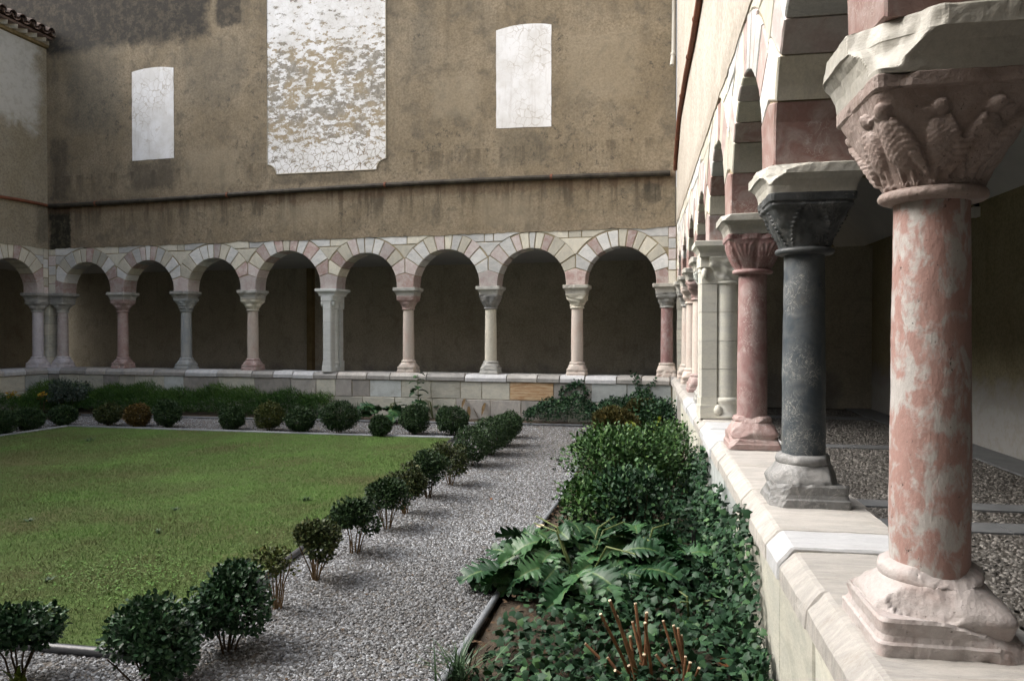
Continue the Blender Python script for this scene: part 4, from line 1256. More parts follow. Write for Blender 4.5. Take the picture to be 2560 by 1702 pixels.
# right gallery: long wall, end wall with a doorway, barrel vault
UE = 18.4 / FR.d.y
inner = wallsheet('gallery_wall', 'ochre and grey inner wall of the right gallery behind the near column', FR, -3, UE + .02, -.02, 5.2, -GW - .35, -GW, 'plaster_ochre')
dx0, dx1 = -2.0, -1.3                     # doorway in local y of the right frame
def endwall():
    v = []; f = []
    mb = MB()
    mb.box((UE, -GW, -.02), (UE + .3, dx0 - .75, 5.2))
    mb.box((UE, dx0 - .75, 2.86), (UE + .3, dx1 + .1, 5.2))
    mb.box((UE, dx1 + .1, -.02), (UE + .3, 2.5, 5.2))
    return mb.mesh('gallery_end_wall')
o = link('gallery_end_wall', endwall(), M['plaster_ochre']); o.location = FR.w(0, 0, 0); o.rotation_euler = (0, 0, FR.rz)
tag(o, 'dark end wall of the right gallery with a black doorway', 'wall')
# dark room behind the doorway with two steps and a white handrail
room = empty('doorway', FR.w(UE + .3, 0, 0), FR.rz, 'black doorway with steps and a white handrail at the far end of the right gallery', 'doorway')
mb = MB(); mb.box((3.0, dx0 - 1.6, 0), (3.2, dx1 + 1, 3.2)); link('back_wall', mb.mesh('back_wall'), M['wood'], room)
mb = MB(); mb.box((0, dx0 - 1.6, 3.0), (3.2, dx1 + 1, 3.2)); link('ceiling', mb.mesh('ceiling'), M['wood'], room)
mb = MB(); mb.box((0, dx0 - 1.75, 0), (3.2, dx0 - 1.6, 3.2)); link('side_wall', mb.mesh('side_wall'), M['wood'], room)
mb = MB(); mb.box((0, dx1 + 1, 0), (3.2, dx1 + 1.15, 3.2)); link('side_wall', mb.mesh('side_wall'), M['wood'], room)
for k in range(3):
    mb = MB(); mb.box((.15 + .3 * k, dx0 - 1.5, 0), (.45 + .3 * k - .004, dx1 + .9, .16 * (k + 1))); link('step', mb.mesh('step'), M['slab'], room)
mb = MB(); mb.tube([(-.34, dx0 - .7, .60), (-.34, dx1 + .05, .60)], .018, 8); mb.tube([(-.34, dx0 - .68, 0), (-.34, dx0 - .68, .60)], .014, 8); mb.tube([(-.34, dx1 + .03, 0), (-.34, dx1 + .03, .60)], .014, 8)
link('handrail', mb.mesh('handrail'), M['white_metal'], room)
# barrel vault
v = []; f = []
ny = 20
for x in (-3, UE + .02):
    for k in range(ny + 1):
        t = k / ny
        yy = BACKF - .002 + (-GW - BACKF) * t
        a = math.pi * t
        v.append((x, yy, 3.46 + 1.25 * math.sin(a) ** .9))
for k in range(ny):
    f.append((k, k+1, ny+1+k+1, ny+1+k))
o = link('gallery_vault', pyd('gallery_vault', v, f), M['vault'], smooth=True); o.location = FR.w(0, 0, 0); o.rotation_euler = (0, 0, FR.rz); o['kind'] = 'structure'
# transverse arch near the corner
v = []; f = []
ua = 12.9
for k in range(ny + 1):
    t = k / ny
    a = math.pi * t
    for x in (ua, ua + .45):
        for dz in (-.22, .0):
            v.append((x, BACKF - .004 + (-GW - BACKF) * t * .998, 3.46 - (.9 if k in (0, ny) and dz < 0 else 0) + (1.25 + dz) * math.sin(a) ** .9 - (0 if dz == 0 else 0)))
for k in range(ny):
    a = k * 4; b = a + 4
    f += [(a, b, b+1, a+1), (a+2, a+3, b+3, b+2), (a, a+2, b+2, b)]
o = link('transverse_arch', pyd('transverse_arch', v, f), M['plaster_ochre']); o.location = FR.w(0, 0, 0); o.rotation_euler = (0, 0, FR.rz)
tag(o, 'plastered arch spanning the right gallery in the dark', 'arch')
# floor of the right gallery: pebbles between stone bands
fl = slab_obj('gallery_floor', FR, -3, UE + 3, -GW + .02, -.28, -.05, .0, 'cobble')
def fx(y): return y / FR.d.y
for (ya, yb) in ((6.27, 6.58), (7.05, 7.32), (14.1, 14.5), (2.6, 2.9), (10.6, 10.9)):
    nn = 5
    for k in range(nn):
        wdt = (GW - .85) / nn
        y_ = -.30 - k * wdt
        mb = MB(); mb.box((fx(ya), y_ - wdt + .008, -.01), (fx(yb), y_, .016 + .002 * (k % 2)))
        link('paving_slab', mb.mesh('paving_slab'), M['slab'], fl)
x = -2.5
while x < UE - .5:
    L = random.uniform(.8, 1.4)
    mb = MB(); mb.box((x, -GW + .03, -.01), (x + L - .01, -GW + .52, .02)); link('border_slab', mb.mesh('border_slab'), M['slab'], fl)
    x += L
# small wall lamp box
x, z = FR.at(2438, 531, -GW + .04)
lamp = empty('lamp_box', FR.w(x, -GW, z), FR.rz, 'small white lamp box high on the inner wall beside the near column', 'lamp')
mb = MB(); mb.box((-.07, 0, -.07), (.07, .09, .07)); link('housing', mb.mesh('housing'), M['white_metal'], lamp)
mb = MB(); mb.box((-.03, 0, .072), (.03, .05, .13)); link('bracket', mb.mesh('bracket'), M['black_metal'], lamp)

# the range the viewer stands in, closing the fourth side behind the camera
near_rg = empty('near_range', FR.w(-.5, 0, 0), FR.rz, 'rendered range behind the viewer closing the fourth side of the garden', 'building')
mb = MB(); mb.box((-.4, .2, 3.0), (0, 15, 8.6)); link('upper_wall', mb.mesh('upper_wall'), M['plaster_right'], near_rg)
mb = MB(); mb.box((-3.9, -4, 3.3), (-.4, 15, 3.5)); link('ceiling', mb.mesh('ceiling'), M['vault'], near_rg)
mb = MB(); mb.box((-4.1, -4, 0), (-3.9, 15, 3.5)); link('inner_wall', mb.mesh('inner_wall'), M['plaster_gallery'], near_rg)
mb = MB(); mb.box((-.4, .6, -.05), (0, 15, .8)); link('parapet', mb.mesh('parapet'), M['block_cream'], near_rg)
for yq in (2.6, 5.8, 9.0, 12.2):
    mb = MB(); mb.box((-.35, yq, .8), (-.05, yq + .4, 3.0)); link('pier', mb.mesh('pier'), M['cream'], near_rg)

# ------------------------------------------------------------------ garden ground
def sheet(name, pts, z, mat, kind='structure', bottom=None):
    n = len(pts)
    zb = z - .05 if bottom is None else bottom
    v = [(x, y, z) for x, y in pts] + [(x, y, zb) for x, y in pts]
    f = [tuple(range(n)), tuple(range(n, 2*n))] + [(i, (i+1) % n, n+(i+1) % n, n+i) for i in range(n)]
    o = link(name, pyd(name, v, f), M[mat]); o['kind'] = kind
    return o
sheet('ground', [(-60, -60), (60, -60), (60, 60), (-60, 60)], -.06, 'soil', bottom=-.2)
def inpoly(P_, pts):
    x, y = P_[:, 0], P_[:, 1]
    res = np.zeros(len(P_), bool)
    n = len(pts)
    for i in range(n):
        x1, y1 = pts[i]; x2, y2 = pts[(i+1) % n]
        c = ((y1 > y) != (y2 > y)) & (x < (x2 - x1) * (y - y1) / (y2 - y1 + 1e-12) + x1)
        res ^= c
    return res
GRAVEL = [(-.72, 1.3), (-.306, 3.45), (.238, 6.18), (1.19, 10.97), (1.50, 12.6), (.10, 12.85), (-3.45, 13.40), (-8.35, 14.25), (-9.2, 11.2), (-10.0, 7.5), (-10.5, 1.3)]
LAWN = [(-1.79, 3.66), (-1.63, 4.86), (-1.22, 8.3), (-.875, 11.15), (-2.34, 11.40), (-7.51, 12.50), (-7.84, 11.34), (-8.9, 7.4), (-9.4, 5.0), (-5.0, 4.30), (-2.64, 3.82)]
sheet('gravel_path', GRAVEL, 0.0, 'gravelbase')
sheet('lawn', LAWN, 0.02, 'lawn')
# planting beds: gently uneven soil
def soil_bed(name, corner, du, dv, nu, nv, seed):
    v = []; f = []
    for i in range(nu + 1):
        for j in range(nv + 1):
            p = Vector(corner) + Vector(du) * (i / nu) + Vector(dv) * (j / nv)
            e = min(1, 6 * min(i / nu, 1 - i / nu, j / nv, 1 - j / nv) + .1)
            v.append((p.x, p.y, -.01 + e * (.03 + .05 * noise.noise(Vector((p.x * 2, p.y * 2, seed))) + .02 * noise.noise(Vector((p.x * 9, p.y * 9, seed))))))
    for i in range(nu):
        for j in range(nv):
            a = i * (nv + 1) + j
            f.append((a, a + nv + 1, a + nv + 2, a + 1))
    o = link(name, pyd(name, v, f), M['soil'], smooth=True); o['kind'] = 'structure'
    return o
soil_bed('planting_bed', (-.68, 1.3, 0), (2.22, 11.3, 0), (1.55, 0, 0), 120, 16, 1)
soil_bed('planting_bed', (2.6, 12.55, 0), (-11.6, 1.75, 0), (.28, 1.35, 0), 120, 14, 2)

def edging(name, pts, r, label, mat='pipe'):
    mb = MB()
    P_ = [Vector(p) for p in pts]
    mb.tube(P_, r, 10)
    o = link(name, mb.mesh(name), M[mat], smooth=True)
    return tag(o, label, 'edging', 'pipes edging the lawn and beds')
edging('edging_pipe', [(-9.4, 4.98, .02), (-5.0, 4.28, .02), (-2.64, 3.80, .02), (-2.04, 3.69, .02), (-1.80, 3.645, .02)], .026, 'dark pipe along the near edge of the lawn at the lower left', 'pipe_dark')
edging('edging_pipe', [(-1.78, 3.66, .02), (-1.62, 4.86, .025), (-1.21, 8.3, .02), (-.865, 11.15, .02)], .026, 'dark pipe along the right edge of the lawn behind the bush row', 'pipe_dark')
edging('edging_pipe', [(-.86, 11.17, .02), (-2.34, 11.42, .02), (-7.51, 12.52, .02)], .026, 'pale grey pipe along the far edge of the lawn')
edging('edging_pipe', [(-7.53, 12.50, .02), (-7.86, 11.34, .02), (-8.92, 7.4, .02), (-9.42, 5.0, .02)], .026, 'grey pipe along the left edge of the lawn')
edging('edging_pipe', [(-.72, 1.3, .015), (-.306, 3.45, .02), (-.14, 4.25, .025), (.05, 5.2, .02), (.255, 6.18, .03), (.45, 7.02, .025), (.75, 8.6, .02), (1.19, 10.97, .02), (1.49, 12.58, .02)], .02, 'grey pipe between the gravel path and the right planting bed')
edging('edging_pipe', [(1.44, 12.62, .02), (.10, 12.86, .02), (-3.45, 13.41, .02), (-8.3, 14.24, .02)], .018, 'pale strip between the gravel and the back planting bed')

# ------------------------------------------------------------------ loose stones and grass
def rot_to(axis, nrm):
    """orthonormal frames (N,3,3) with columns: side, axis, normal"""
    a = axis / (np.linalg.norm(axis, axis=1, keepdims=True) + 1e-9)
    s = np.cross(a, nrm); s /= (np.linalg.norm(s, axis=1, keepdims=True) + 1e-9)
    n = np.cross(s, a)
    return s, a, n
def scatter(tv, tf, pos, axis, nrm, size, tone, jit=0.0, rib=None):
    """copies a template (verts: side, along, up) to every position"""
    tv = np.asarray(tv, float); tf = np.asarray(tf, int)
    s, a, n = rot_to(axis, nrm)
    N_ = len(pos)
    sz = np.asarray(size, float)
    if sz.ndim == 1: sz = np.repeat(sz[:, None], 3, 1)
    T = tv[None] * sz[:, None, :]
    if jit: T = T + rng.normal(0, jit, T.shape) * sz.mean(1)[:, None, None]
    V = pos[:, None, :] + T[..., 0:1] * s[:, None] + T[..., 1:2] * a[:, None] + T[..., 2:3] * n[:, None]
    F = tf[None] + (np.arange(N_) * len(tv))[:, None, None]
    return V.reshape(-1, 3), F.reshape(-1, tf.shape[1]), np.repeat(tone, len(tf))
def unit(N_):
    d = rng.normal(0, 1, (N_, 3)); return d / np.linalg.norm(d, axis=1, keepdims=True)
CUBE = [(-1,-1,-.8),(1,-1,-.8),(1,1,-.8),(-1,1,-.8),(-.8,-.8,.75),(.8,-.8,.75),(.8,.8,.75),(-.8,.8,.75)]
CUBEF = [(4,5,6,7),(0,1,5,4),(1,2,6,5),(2,3,7,6),(3,0,4,7)]
def fieldn(p, k, seed):
    r_ = np.random.default_rng(seed); out = 0
    for i in range(7):
        a = r_.uniform(0, 6.28); f = k * r_.uniform(.6, 1.8)
        out = out + np.sin(p[:, 0] * f * math.cos(a) + p[:, 1] * f * math.sin(a) + r_.uniform(0, 6))
    return out / 7
def pebbles(name, pts, z, smin, smax, mat, flat=.6, parent=None, stretch=1.0):
    N_ = len(pts)
    pos = np.c_[pts, np.full(N_, z)]
    ax = np.c_[rng.normal(0, 1, (N_, 2)), rng.normal(0, .25, N_)]
    nr = np.c_[rng.normal(0, .3, (N_, 2)), np.ones(N_)]
    s = rng.uniform(smin, smax, N_)
    size = np.c_[s * rng.uniform(.6, 1.0, N_), s * rng.uniform(.8, 1.25, N_) * stretch, s * flat * rng.uniform(.7, 1.2, N_)]
    V, F, t = scatter(CUBE, CUBEF, pos, ax, nr, size, np.clip(rng.uniform(0, 1, N_) + .28 * fieldn(pts, 1.7, 77), 0, 1), .22)
    o = link(name, npmesh(name, V, F, t), M[mat], parent)
    o['kind'] = 'stuff'
    return o
def visible(p, m=.05):
    return (p[:, 1] > 2.4) & (np.abs(p[:, 0] / p[:, 1]) < .692 + m)
def sample(poly, N_, pw=1.0):
    xs = [p[0] for p in poly]; ys = [p[1] for p in poly]
    q = np.c_[rng.uniform(min(xs), max(xs), N_), min(ys) + (max(ys) - min(ys)) * rng.uniform(0, 1, N_) ** pw]
    return q[inpoly(q, poly)]
# gravel: dense near the viewer, thinner further away
cand = sample(GRAVEL, 900000, 1.0)
cand = cand[visible(cand) & ~inpoly(cand, LAWN)]
dd = cand[:, 1]
keep = rng.uniform(0, 1, len(cand)) < np.clip(1.25 - (dd - 3.4) / 7.5, .22, 1)
cand = cand[keep][:125000]
gs = pebbles('gravel_stones', cand, .003, .0042, .0088, 'pebble')
tag(gs, 'loose pale grey and pinkish gravel covering the path', 'gravel')
# pebbles set in the floor of the right gallery
q = np.c_[rng.uniform(0, 16, 60000), rng.uniform(-GW + .55, -.32, 60000)]
W = np.array([(FR.o + FR.d * a + FR.n * b)[:2] for a, b in q])
ok = (W[:, 1] > 3) & (W[:, 0] / W[:, 1] < .70)
for (ya, yb) in ((6.27, 6.58), (7.05, 7.32), (14.1, 14.5), (2.6, 2.9), (10.6, 10.9)):
    ok &= ~((q[:, 0] > fx(ya) - .01) & (q[:, 0] < fx(yb) + .01))
pb = pebbles('floor_pebbles', q[ok][:26000], .002, .0085, .0155, 'floor_pebble', .55, fl, 1.3)
# lawn grass
g = sample(LAWN, 420000)
g = g[visible(g)]
g = g[rng.uniform(0, 1, len(g)) < np.clip(1.15 - (g[:, 1] - 3.6) / 13, .35, 1)]
N_ = len(g)
tone = np.clip(.45 + 1.1 * fieldn(g, 1.1, 3) + .75 * fieldn(g, 4.5, 4) + .4 * fieldn(g, 13, 5) + rng.normal(0, .24, N_), 0, 1)
hgt = rng.uniform(.012, .034, N_) * (1 + .5 * fieldn(g, 2.5, 8))
bl = [(-.5, 0, 0), (.5, 0, 0), (.15, .75, .0), (0.0, 1.0, .35)]
pos = np.c_[g, np.full(N_, .018)]
ax = np.c_[rng.normal(0, .55, (N_, 2)), np.ones(N_)]
V, F, t = scatter(bl[:2] + [bl[3]], [(0, 1, 2)], pos, ax, unit(N_), np.c_[rng.uniform(.0028, .0048, N_), hgt, hgt], tone)
o = link('lawn_grass', npmesh('lawn_grass', V, F, t), M['grass']); o['kind'] = 'stuff'
tag(o, 'short mossy green grass of the square lawn', 'grass')

# ------------------------------------------------------------------ leaves and bushes
OVAL = [(0, 0, 0), (.30, .35, .05), (.26, .75, .02), (0, 1, -.06), (-.26, .75, .02), (-.30, .35, .05), (0, .5, -.03)]
OVALF = [(0, 1, 6), (1, 2, 6), (2, 3, 6), (3, 4, 6), (4, 5, 6), (5, 0, 6)]
OVAL4 = [(0, 0, 0), (.30, .5, .06), (0, 1, -.04), (-.30, .5, .06)]
OVAL4F = [(0, 1, 2), (0, 2, 3)]
IVY = [(0, 0, 0), (.36, -.10, -.03), (.40, .20, .0), (.50, .42, -.05), (.30, .62, .0), (0, 1.0, -.1), (-.30, .62, .0), (-.50, .42, -.05), (-.40, .20, 0), (-.36, -.10, -.03), (0, .38, .05)]
IVYF = [(i, i + 1, 10) for i in range(9)] + [(9, 0, 10)]
NEEDLE = [(-.5, 0, 0), (.5, 0, 0), (0, 1, .15)]
NEEDLEF = [(0, 1, 2)]
def lumps(d, seed, k=3.0):
    r_ = np.random.default_rng(seed); out = np.zeros(len(d))
    for i in range(9):
        f = r_.normal(0, k, 3); out += np.sin(d @ f + r_.uniform(0, 6))
    return out / 9
def crown_pts(n, rx, ry, rz, seed, shell=.16, lump=.3, low=-1.0):
    d = unit(int(n * 1.6))
    d = d[d[:, 2] > low][:n]
    rho = np.clip(1 - np.abs(rng.normal(0, shell, len(d))), .25, 1.0)
    L = 1 + lump * lumps(d, seed) + lump * .5 * lumps(d, seed + 1, 8)
    p = d * (rho * L)[:, None] * np.array([rx, ry, rz])
    return p, d, rho
def cluster_pts(n, rx, ry, rz, seed, nc=9):
    r_ = np.random.default_rng(seed + 500)
    c = r_.normal(0, 1, (nc, 3)); c /= np.linalg.norm(c, axis=1, keepdims=True)
    c[:, 2] = np.where(c[:, 2] < -.55, -c[:, 2], c[:, 2])
    c *= r_.uniform(.42, .66, (nc, 1))
    rad = r_.uniform(.34, .56, nc)
    w_ = rad ** 2; w_ /= w_.sum()
    k = r_.choice(nc, n, p=w_)
    d = unit(n)
    rho = np.clip(1 - np.abs(rng.normal(0, .22, n)), .2, 1.05)
    L = 1 + .3 * lumps(d + c[k], seed, 5)
    p = (c[k] + d * (rad[k] * rho * L)[:, None]) * np.array([rx, ry, rz])
    return p, d * .6 + c[k], rho
def leaf_mesh(name, p, d, size, seed, template=OVAL, tf=OVALF, upb=.25, shade=None, tones=(.5, .22)):
    n = len(p)
    ax = d * .7 + unit(n) * .8 + np.array([0, 0, upb])
    nr = d * .6 + unit(n) * .6 + np.array([0, 0, .7])
    s = rng.uniform(.65, 1.2, n) * size
    tone = np.clip(rng.normal(tones[0], tones[1], n), 0, 1)
    V, F, t = scatter(template, tf, p, ax, nr, s, tone, .03)
    return npmesh(name, V, F, t)
def stems_mesh(name, n, base_r, top_r, h, r0, seed, lean=0.0):
    rs = random.Random(seed); mb = MB()
    for k in range(n):
        a = 2 * math.pi * k / n + rs.uniform(-.4, .4)
        b = base_r * rs.uniform(.3, 1); t = top_r * rs.uniform(.35, 1)
        hh = h * rs.uniform(.75, 1.05)
        pts = []
        for q in range(5):
            u = q / 4
            rr = b + (t - b) * u ** 1.2
            pts.append((rr * math.cos(a) + rs.uniform(-.006, .006) * (q > 0), rr * math.sin(a) + rs.uniform(-.006, .006) * (q > 0), -.015 + hh * u))
        mb.tube(pts, [r0 * (1 - .13 * q) for q in range(5)], 5)
    return mb.mesh(name)

g_lawn = 'clipped bushes along the right edge of the lawn'
g_back = 'clipped bushes along the back edge of the lawn'
def bush(px, py, wpx, toppx, label, mat='box', group=None, leggy=0.0, nleaf=2600, lsize=.024, stem='stem_dark', sparse=1.0, seed=0, lump=.22, nst=7, ball=False):
    x, y = ground(px, py)
    d = y
    W_ = wpx * d / FPX; H_ = (py - toppx) * d / FPX * 1.02
    W_ = min(W_, H_ * 1.35)
    root = empty('box_bush', (x, y, 0), random.uniform(0, 6), label, 'bush', group)
    zlo = H_ * (.02 + .42 * leggy)
    W_ *= 1.10 if ball else 1.16 if d > 4.5 else 1.07
    cz = (H_ + zlo) / 2; rz = (H_ - zlo) / 2
    n = int(nleaf * sparse * (1.35 if d < 5.6 else 1.9))
    near = d < 5.6
    if ball: P_, D_, rho = crown_pts(n, W_ / 2, W_ / 2, rz, seed, .20 if sparse > .5 else .35, lump)
    else: P_, D_, rho = cluster_pts(n, W_ / 2, W_ / 2, rz, seed, 11)
    if ball:
        k_ = n // 14
        P_[:k_] *= rng.uniform(1.0, 1.2, (k_, 1))
        P_ *= np.array([rng.uniform(.92, 1.06), rng.uniform(.92, 1.06), rng.uniform(.93, 1.04)])
    P_ = P_ / (1 + lump * .2); P_[:, 2] = np.maximum(P_[:, 2] + cz, .015)
    me_ = leaf_mesh('crown', P_, D_, lsize, seed, OVAL if near else OVAL4, OVALF if near else OVAL4F)
    link('crown', me_, M[mat], root)
    link('stems', stems_mesh('stems', nst, W_ * .07, W_ * .36, cz * 1.25, .006 if near else .0055, seed), M[stem], root)
    return root
# the row along the right edge of the lawn, near to far
bush(48, 1700, 190, 1497, 'thin-stemmed box bush at the lower left corner with a bare trunk showing', 'box_near', g_lawn, leggy=.40, nleaf=2000, lsize=.030, seed=1, lump=.35, stem='stem_dark', nst=6)
bush(372, 1722, 250, 1506, 'large glossy box bush at the bottom edge by the end of the near pipe', 'box_near', g_lawn, leggy=.05, nleaf=3400, lsize=.030, seed=2, lump=.25)
bush(568, 1626, 222, 1414, 'large dark glossy box bush left of the sparse straw-stemmed one', 'box_near', g_lawn, leggy=.05, nleaf=3600, lsize=.029, seed=3, lump=.22)
bush(692, 1521, 122, 1363, 'sparse little bush with bare tan stems beside the lawn pipe', 'box_yellow', g_lawn, leggy=.85, nleaf=800, lsize=.026, stem='stem', sparse=.55, seed=4, lump=.3, nst=9)
bush(790, 1450, 128, 1291, 'bronze-leaved box bush with many tan stems beyond the sparse one', 'box_bronze', g_lawn, leggy=.38, nleaf=2300, lsize=.027, stem='stem', seed=5, nst=9)
bush(887, 1383, 130, 1246, 'box bush on bare stems, sixth from the near end of the lawn row', 'box', g_lawn, leggy=.32, nleaf=2700, lsize=.027, seed=6, lump=.28, stem='stem')
bush(966, 1322, 122, 1186, 'spreading box bush on tan stems, seventh from the near end of the lawn row', 'box', g_lawn, leggy=.45, nleaf=2500, lsize=.027, stem='stem', seed=7, lump=.28, nst=8)
bush(1012, 1284, 96, 1154, 'narrow bronze-tinted bush, eighth from the near end of the lawn row', 'box_bronze', g_lawn, leggy=.40, nleaf=2100, lsize=.027, seed=8, stem='stem')
bush(1071, 1246, 100, 1119, 'dense dark bush, ninth from the near end of the lawn row', 'box', g_lawn, leggy=.12, nleaf=2700, lsize=.027, seed=9)
bush(1127, 1212, 84, 1101, 'bronze-topped bush, tenth from the near end of the lawn row', 'box_bronze', g_lawn, leggy=.22, nleaf=2200, lsize=.027, seed=10, stem='stem')
bush(1180, 1165, 96, 1063, 'dense green bush at the far right corner of the lawn, eleventh in the row', 'box', g_lawn, leggy=.12, nleaf=2600, lsize=.027, seed=11, ball=True, lump=.2)
bush(1226, 1137, 88, 1040, 'broad green bush just past the lawn corner, twelfth in the row', 'box', g_lawn, leggy=.1, nleaf=2600, lsize=.027, seed=12, ball=True, lump=.2)
bush(1258, 1115, 76, 1033, 'dark bush near the far end of the row, thirteenth in the row', 'box', g_lawn, leggy=.08, nleaf=2400, lsize=.027, seed=13, ball=True, lump=.2)
bush(1276, 1094, 60, 1028, 'last dark bush at the far end of the lawn row by the gravel turn', 'box', g_lawn, leggy=.05, nleaf=1900, lsize=.027, seed=14, ball=True, lump=.2)
# the row along the back edge, right to left
for k, (px, py, wp_, tp, mt, lb, sz) in enumerate([
    (1131, 1088, 80, 1013, 'box', 'round green ball bush at the right end of the back row', 2300),
    (1037, 1086, 72, 1009, 'box', 'upright dark green ball bush, second from the right in the back row', 2300),
    (952, 1092, 53, 1039, 'box', 'smallest dark ball bush of the back row, nearest its pipe', 1600),
    (848, 1085, 82, 999, 'box', 'tallest dark ball bush in the back row, left of the smallest one', 2700),
    (751, 1082, 72, 1017, 'box', 'squat green ball bush left of the tallest in the back row', 2300),
    (673, 1077, 68, 1007, 'box_yellow', 'yellow-flecked green ball bush in the middle of the back row', 2300),
    (582, 1075, 57, 1018, 'box', 'small dull ball bush standing alone in the middle of the back row', 1900),
    (419, 1069, 65, 999, 'box', 'tall dark green ball bush right of the orange one', 2300),
    (343, 1066, 60, 1011, 'box_orange', 'orange-tinged ball bush in the back row', 2000),
    (271, 1065, 58, 1006, 'box_bronze', 'bronze-topped ball bush left of the orange one', 2000),
    (161, 1064, 56, 1015, 'box', 'small ball bush at the far left corner of the lawn', 1800),
    (73, 1075, 68, 1019, 'box', 'dark ball bush, second from the left edge', 2000),
    (4, 1088, 62, 1027, 'box', 'dark ball bush cut by the left edge', 1900)]):
    bush(px, py, wp_, tp, lb, mt, g_back, leggy=.04, nleaf=int(sz * 1.5), lsize=.030, seed=30 + k, lump=.26, nst=5, ball=True)

# ------------------------------------------------------------------ planting beds
def foliage(name, label, cat, pts, size, mat, template, tf, upb=.3, group=None, kind=None, tones=(.5, .25), nrm_out=None, loc=None):
    n = len(pts)
    d = unit(n) if nrm_out is None else nrm_out
    ax = unit(n) * .9 + d * .3 + np.array([0, 0, upb])
    nr = d * .7 + unit(n) * .5 + np.array([0, 0, .5])
    s = rng.uniform(.55, 1.2, n) * size
    V, F, t = scatter(template, tf, pts, ax, nr, s, np.clip(rng.normal(*tones, n), 0, 1), .03)
    o = link(name, npmesh(name, V, F, t), M[mat])
    tag(o, label, cat, group, kind)
    return o
# ivy carpet in the near bed
def bedx(y): return -.68 + (y - 1.3) * .1965, .541 + .1735 * y
n = 13000
yy = 2.5 + 9.5 * rng.uniform(0, 1, n) ** 1.9; lo = np.array([bedx(a)[0] for a in yy]); hi = np.array([bedx(a)[1] for a in yy])
xx = lo + .10 + (hi - lo - .12) * rng.uniform(0, 1, n) ** .85
den = fieldn(np.c_[xx, yy], 6, 21)
ok = rng.uniform(0, 1, n) < np.clip(.75 + den * 1.3 + (xx - lo - .12) * 1.6, .10, 1)
pts = np.c_[xx, yy, .06 + rng.uniform(0, .10, n) * np.clip((xx - lo) * 2, .3, 1)][ok]
foliage('ivy_carpet', 'dark ivy leaves carpeting the soil of the near right bed', 'ivy', pts, .044, 'ivy', IVY, IVYF, .0, kind='stuff', nrm_out=np.tile([0., -.15, 1.], (len(pts), 1)), tones=(.45, .22))
# ivy climbing the right parapet
n = 5200
u = rng.uniform(2.6, 8.2, n)
zt = .60 + .08 * np.sin(u * 2.1) + .10 * np.sin(u * 5.3 + 1) - np.clip(3.4 - u, 0, 1) * .5 - np.clip(u - 6.2, 0, 2) * .24
z = zt * rng.uniform(0, 1, n) ** .8
ok = (z > 0) & (rng.uniform(0, 1, n) < .35 + .65 * np.clip(1.1 - z / np.maximum(zt, .05), 0, 1) + .2)
u, z = u[ok], z[ok]
off = .262 + rng.uniform(0, .05, len(u)) + (.5 - z) * .12 * rng.uniform(0, 1, len(u))
pts = np.array([FR.w(a, b, c) for a, b, c in zip(u, off, z)])
nout = np.tile(np.array(FR.n), (len(pts), 1)) + np.array([0, 0, .25])
foliage('wall_ivy', 'ivy climbing the garden side of the right parapet', 'ivy', pts, .040, 'ivy', IVY, IVYF, -.25, kind='stuff', nrm_out=nout, tones=(.45, .25))
# ivy mound along the back wall, right
n = 6500
xl_ = rng.uniform(.35, 2.75, n)
top = .42 + .10 * np.sin(xl_ * 4) + .22 * np.exp(-((xl_ - .95) / .35) ** 2) + .06 * np.sin(xl_ * 11)
fr_ = rng.uniform(0, 1, n)
yo = .27 + .62 * rng.uniform(0, 1, n)
zz = top * np.sqrt(np.clip(1 - ((yo - .27) / .66) ** 2, 0, 1)) * (1 - .22 * np.abs(rng.normal(0, 1, n)))
pts = np.array([FB.w(a, b, max(c, .02)) for a, b, c in zip(xl_, yo, zz)])
foliage('ivy_mound', 'dark glossy ivy mound under the right end of the back parapet', 'ivy', pts, .050, 'ivy', OVAL4, OVAL4F, .2, kind='stuff', tones=(.42, .25))
def wall_vine(pxs, label, seed, n=150):
    P_ = []
    rs = np.random.default_rng(seed)
    for (a, b), (c, d) in zip(pxs, pxs[1:]):
        for k in range(n // (len(pxs) - 1)):
            t = rs.uniform(0, 1)
            x, z = FB.at(a + (c - a) * t + rs.normal(0, 5), b + (d - b) * t + rs.normal(0, 5), .26)
            P_.append(FB.w(x, .262 + rs.uniform(0, .03), z))
    root = empty('wall_vine', P_[0], 0, label, 'vine')
    p = np.array(P_) - np.array(P_[0])
    nn = len(p)
    no = np.tile(np.array(FB.n), (nn, 1))
    V, F, t = scatter(IVY, IVYF, p, unit(nn) + np.array([0, 0, -.3]), no + unit(nn) * .4, rng.uniform(.025, .05, nn), np.clip(rng.normal(.4, .2, nn), 0, 1))
    link('leaves', npmesh('leaves', V, F, t), M['ivy'], root)
    mb = MB(); pts_ = []
    for a, b in pxs:
        x, z = FB.at(a, b, .26); pts_.append(FB.w(x, .252, z) - Vector(P_[0]))
    mb.tube(pts_, .006, 5); link('vine_stem', mb.mesh('vine_stem'), M['stem_dark'], root)
wall_vine([(1400, 1000), (1408, 975), (1425, 965), (1440, 955), (1462, 965), (1466, 1000)], 'dark ivy strand arching over the back parapet beside the orange stone', 5, 190)
wall_vine([(1590, 1010), (1598, 975), (1590, 945), (1585, 935)], 'thin leafy shoot reaching the back coping near the right corner', 6, 60)
wall_vine([(1610, 1010), (1622, 970), (1640, 950)], 'short leafy shoot on the back parapet closest to the right corner', 7, 45)

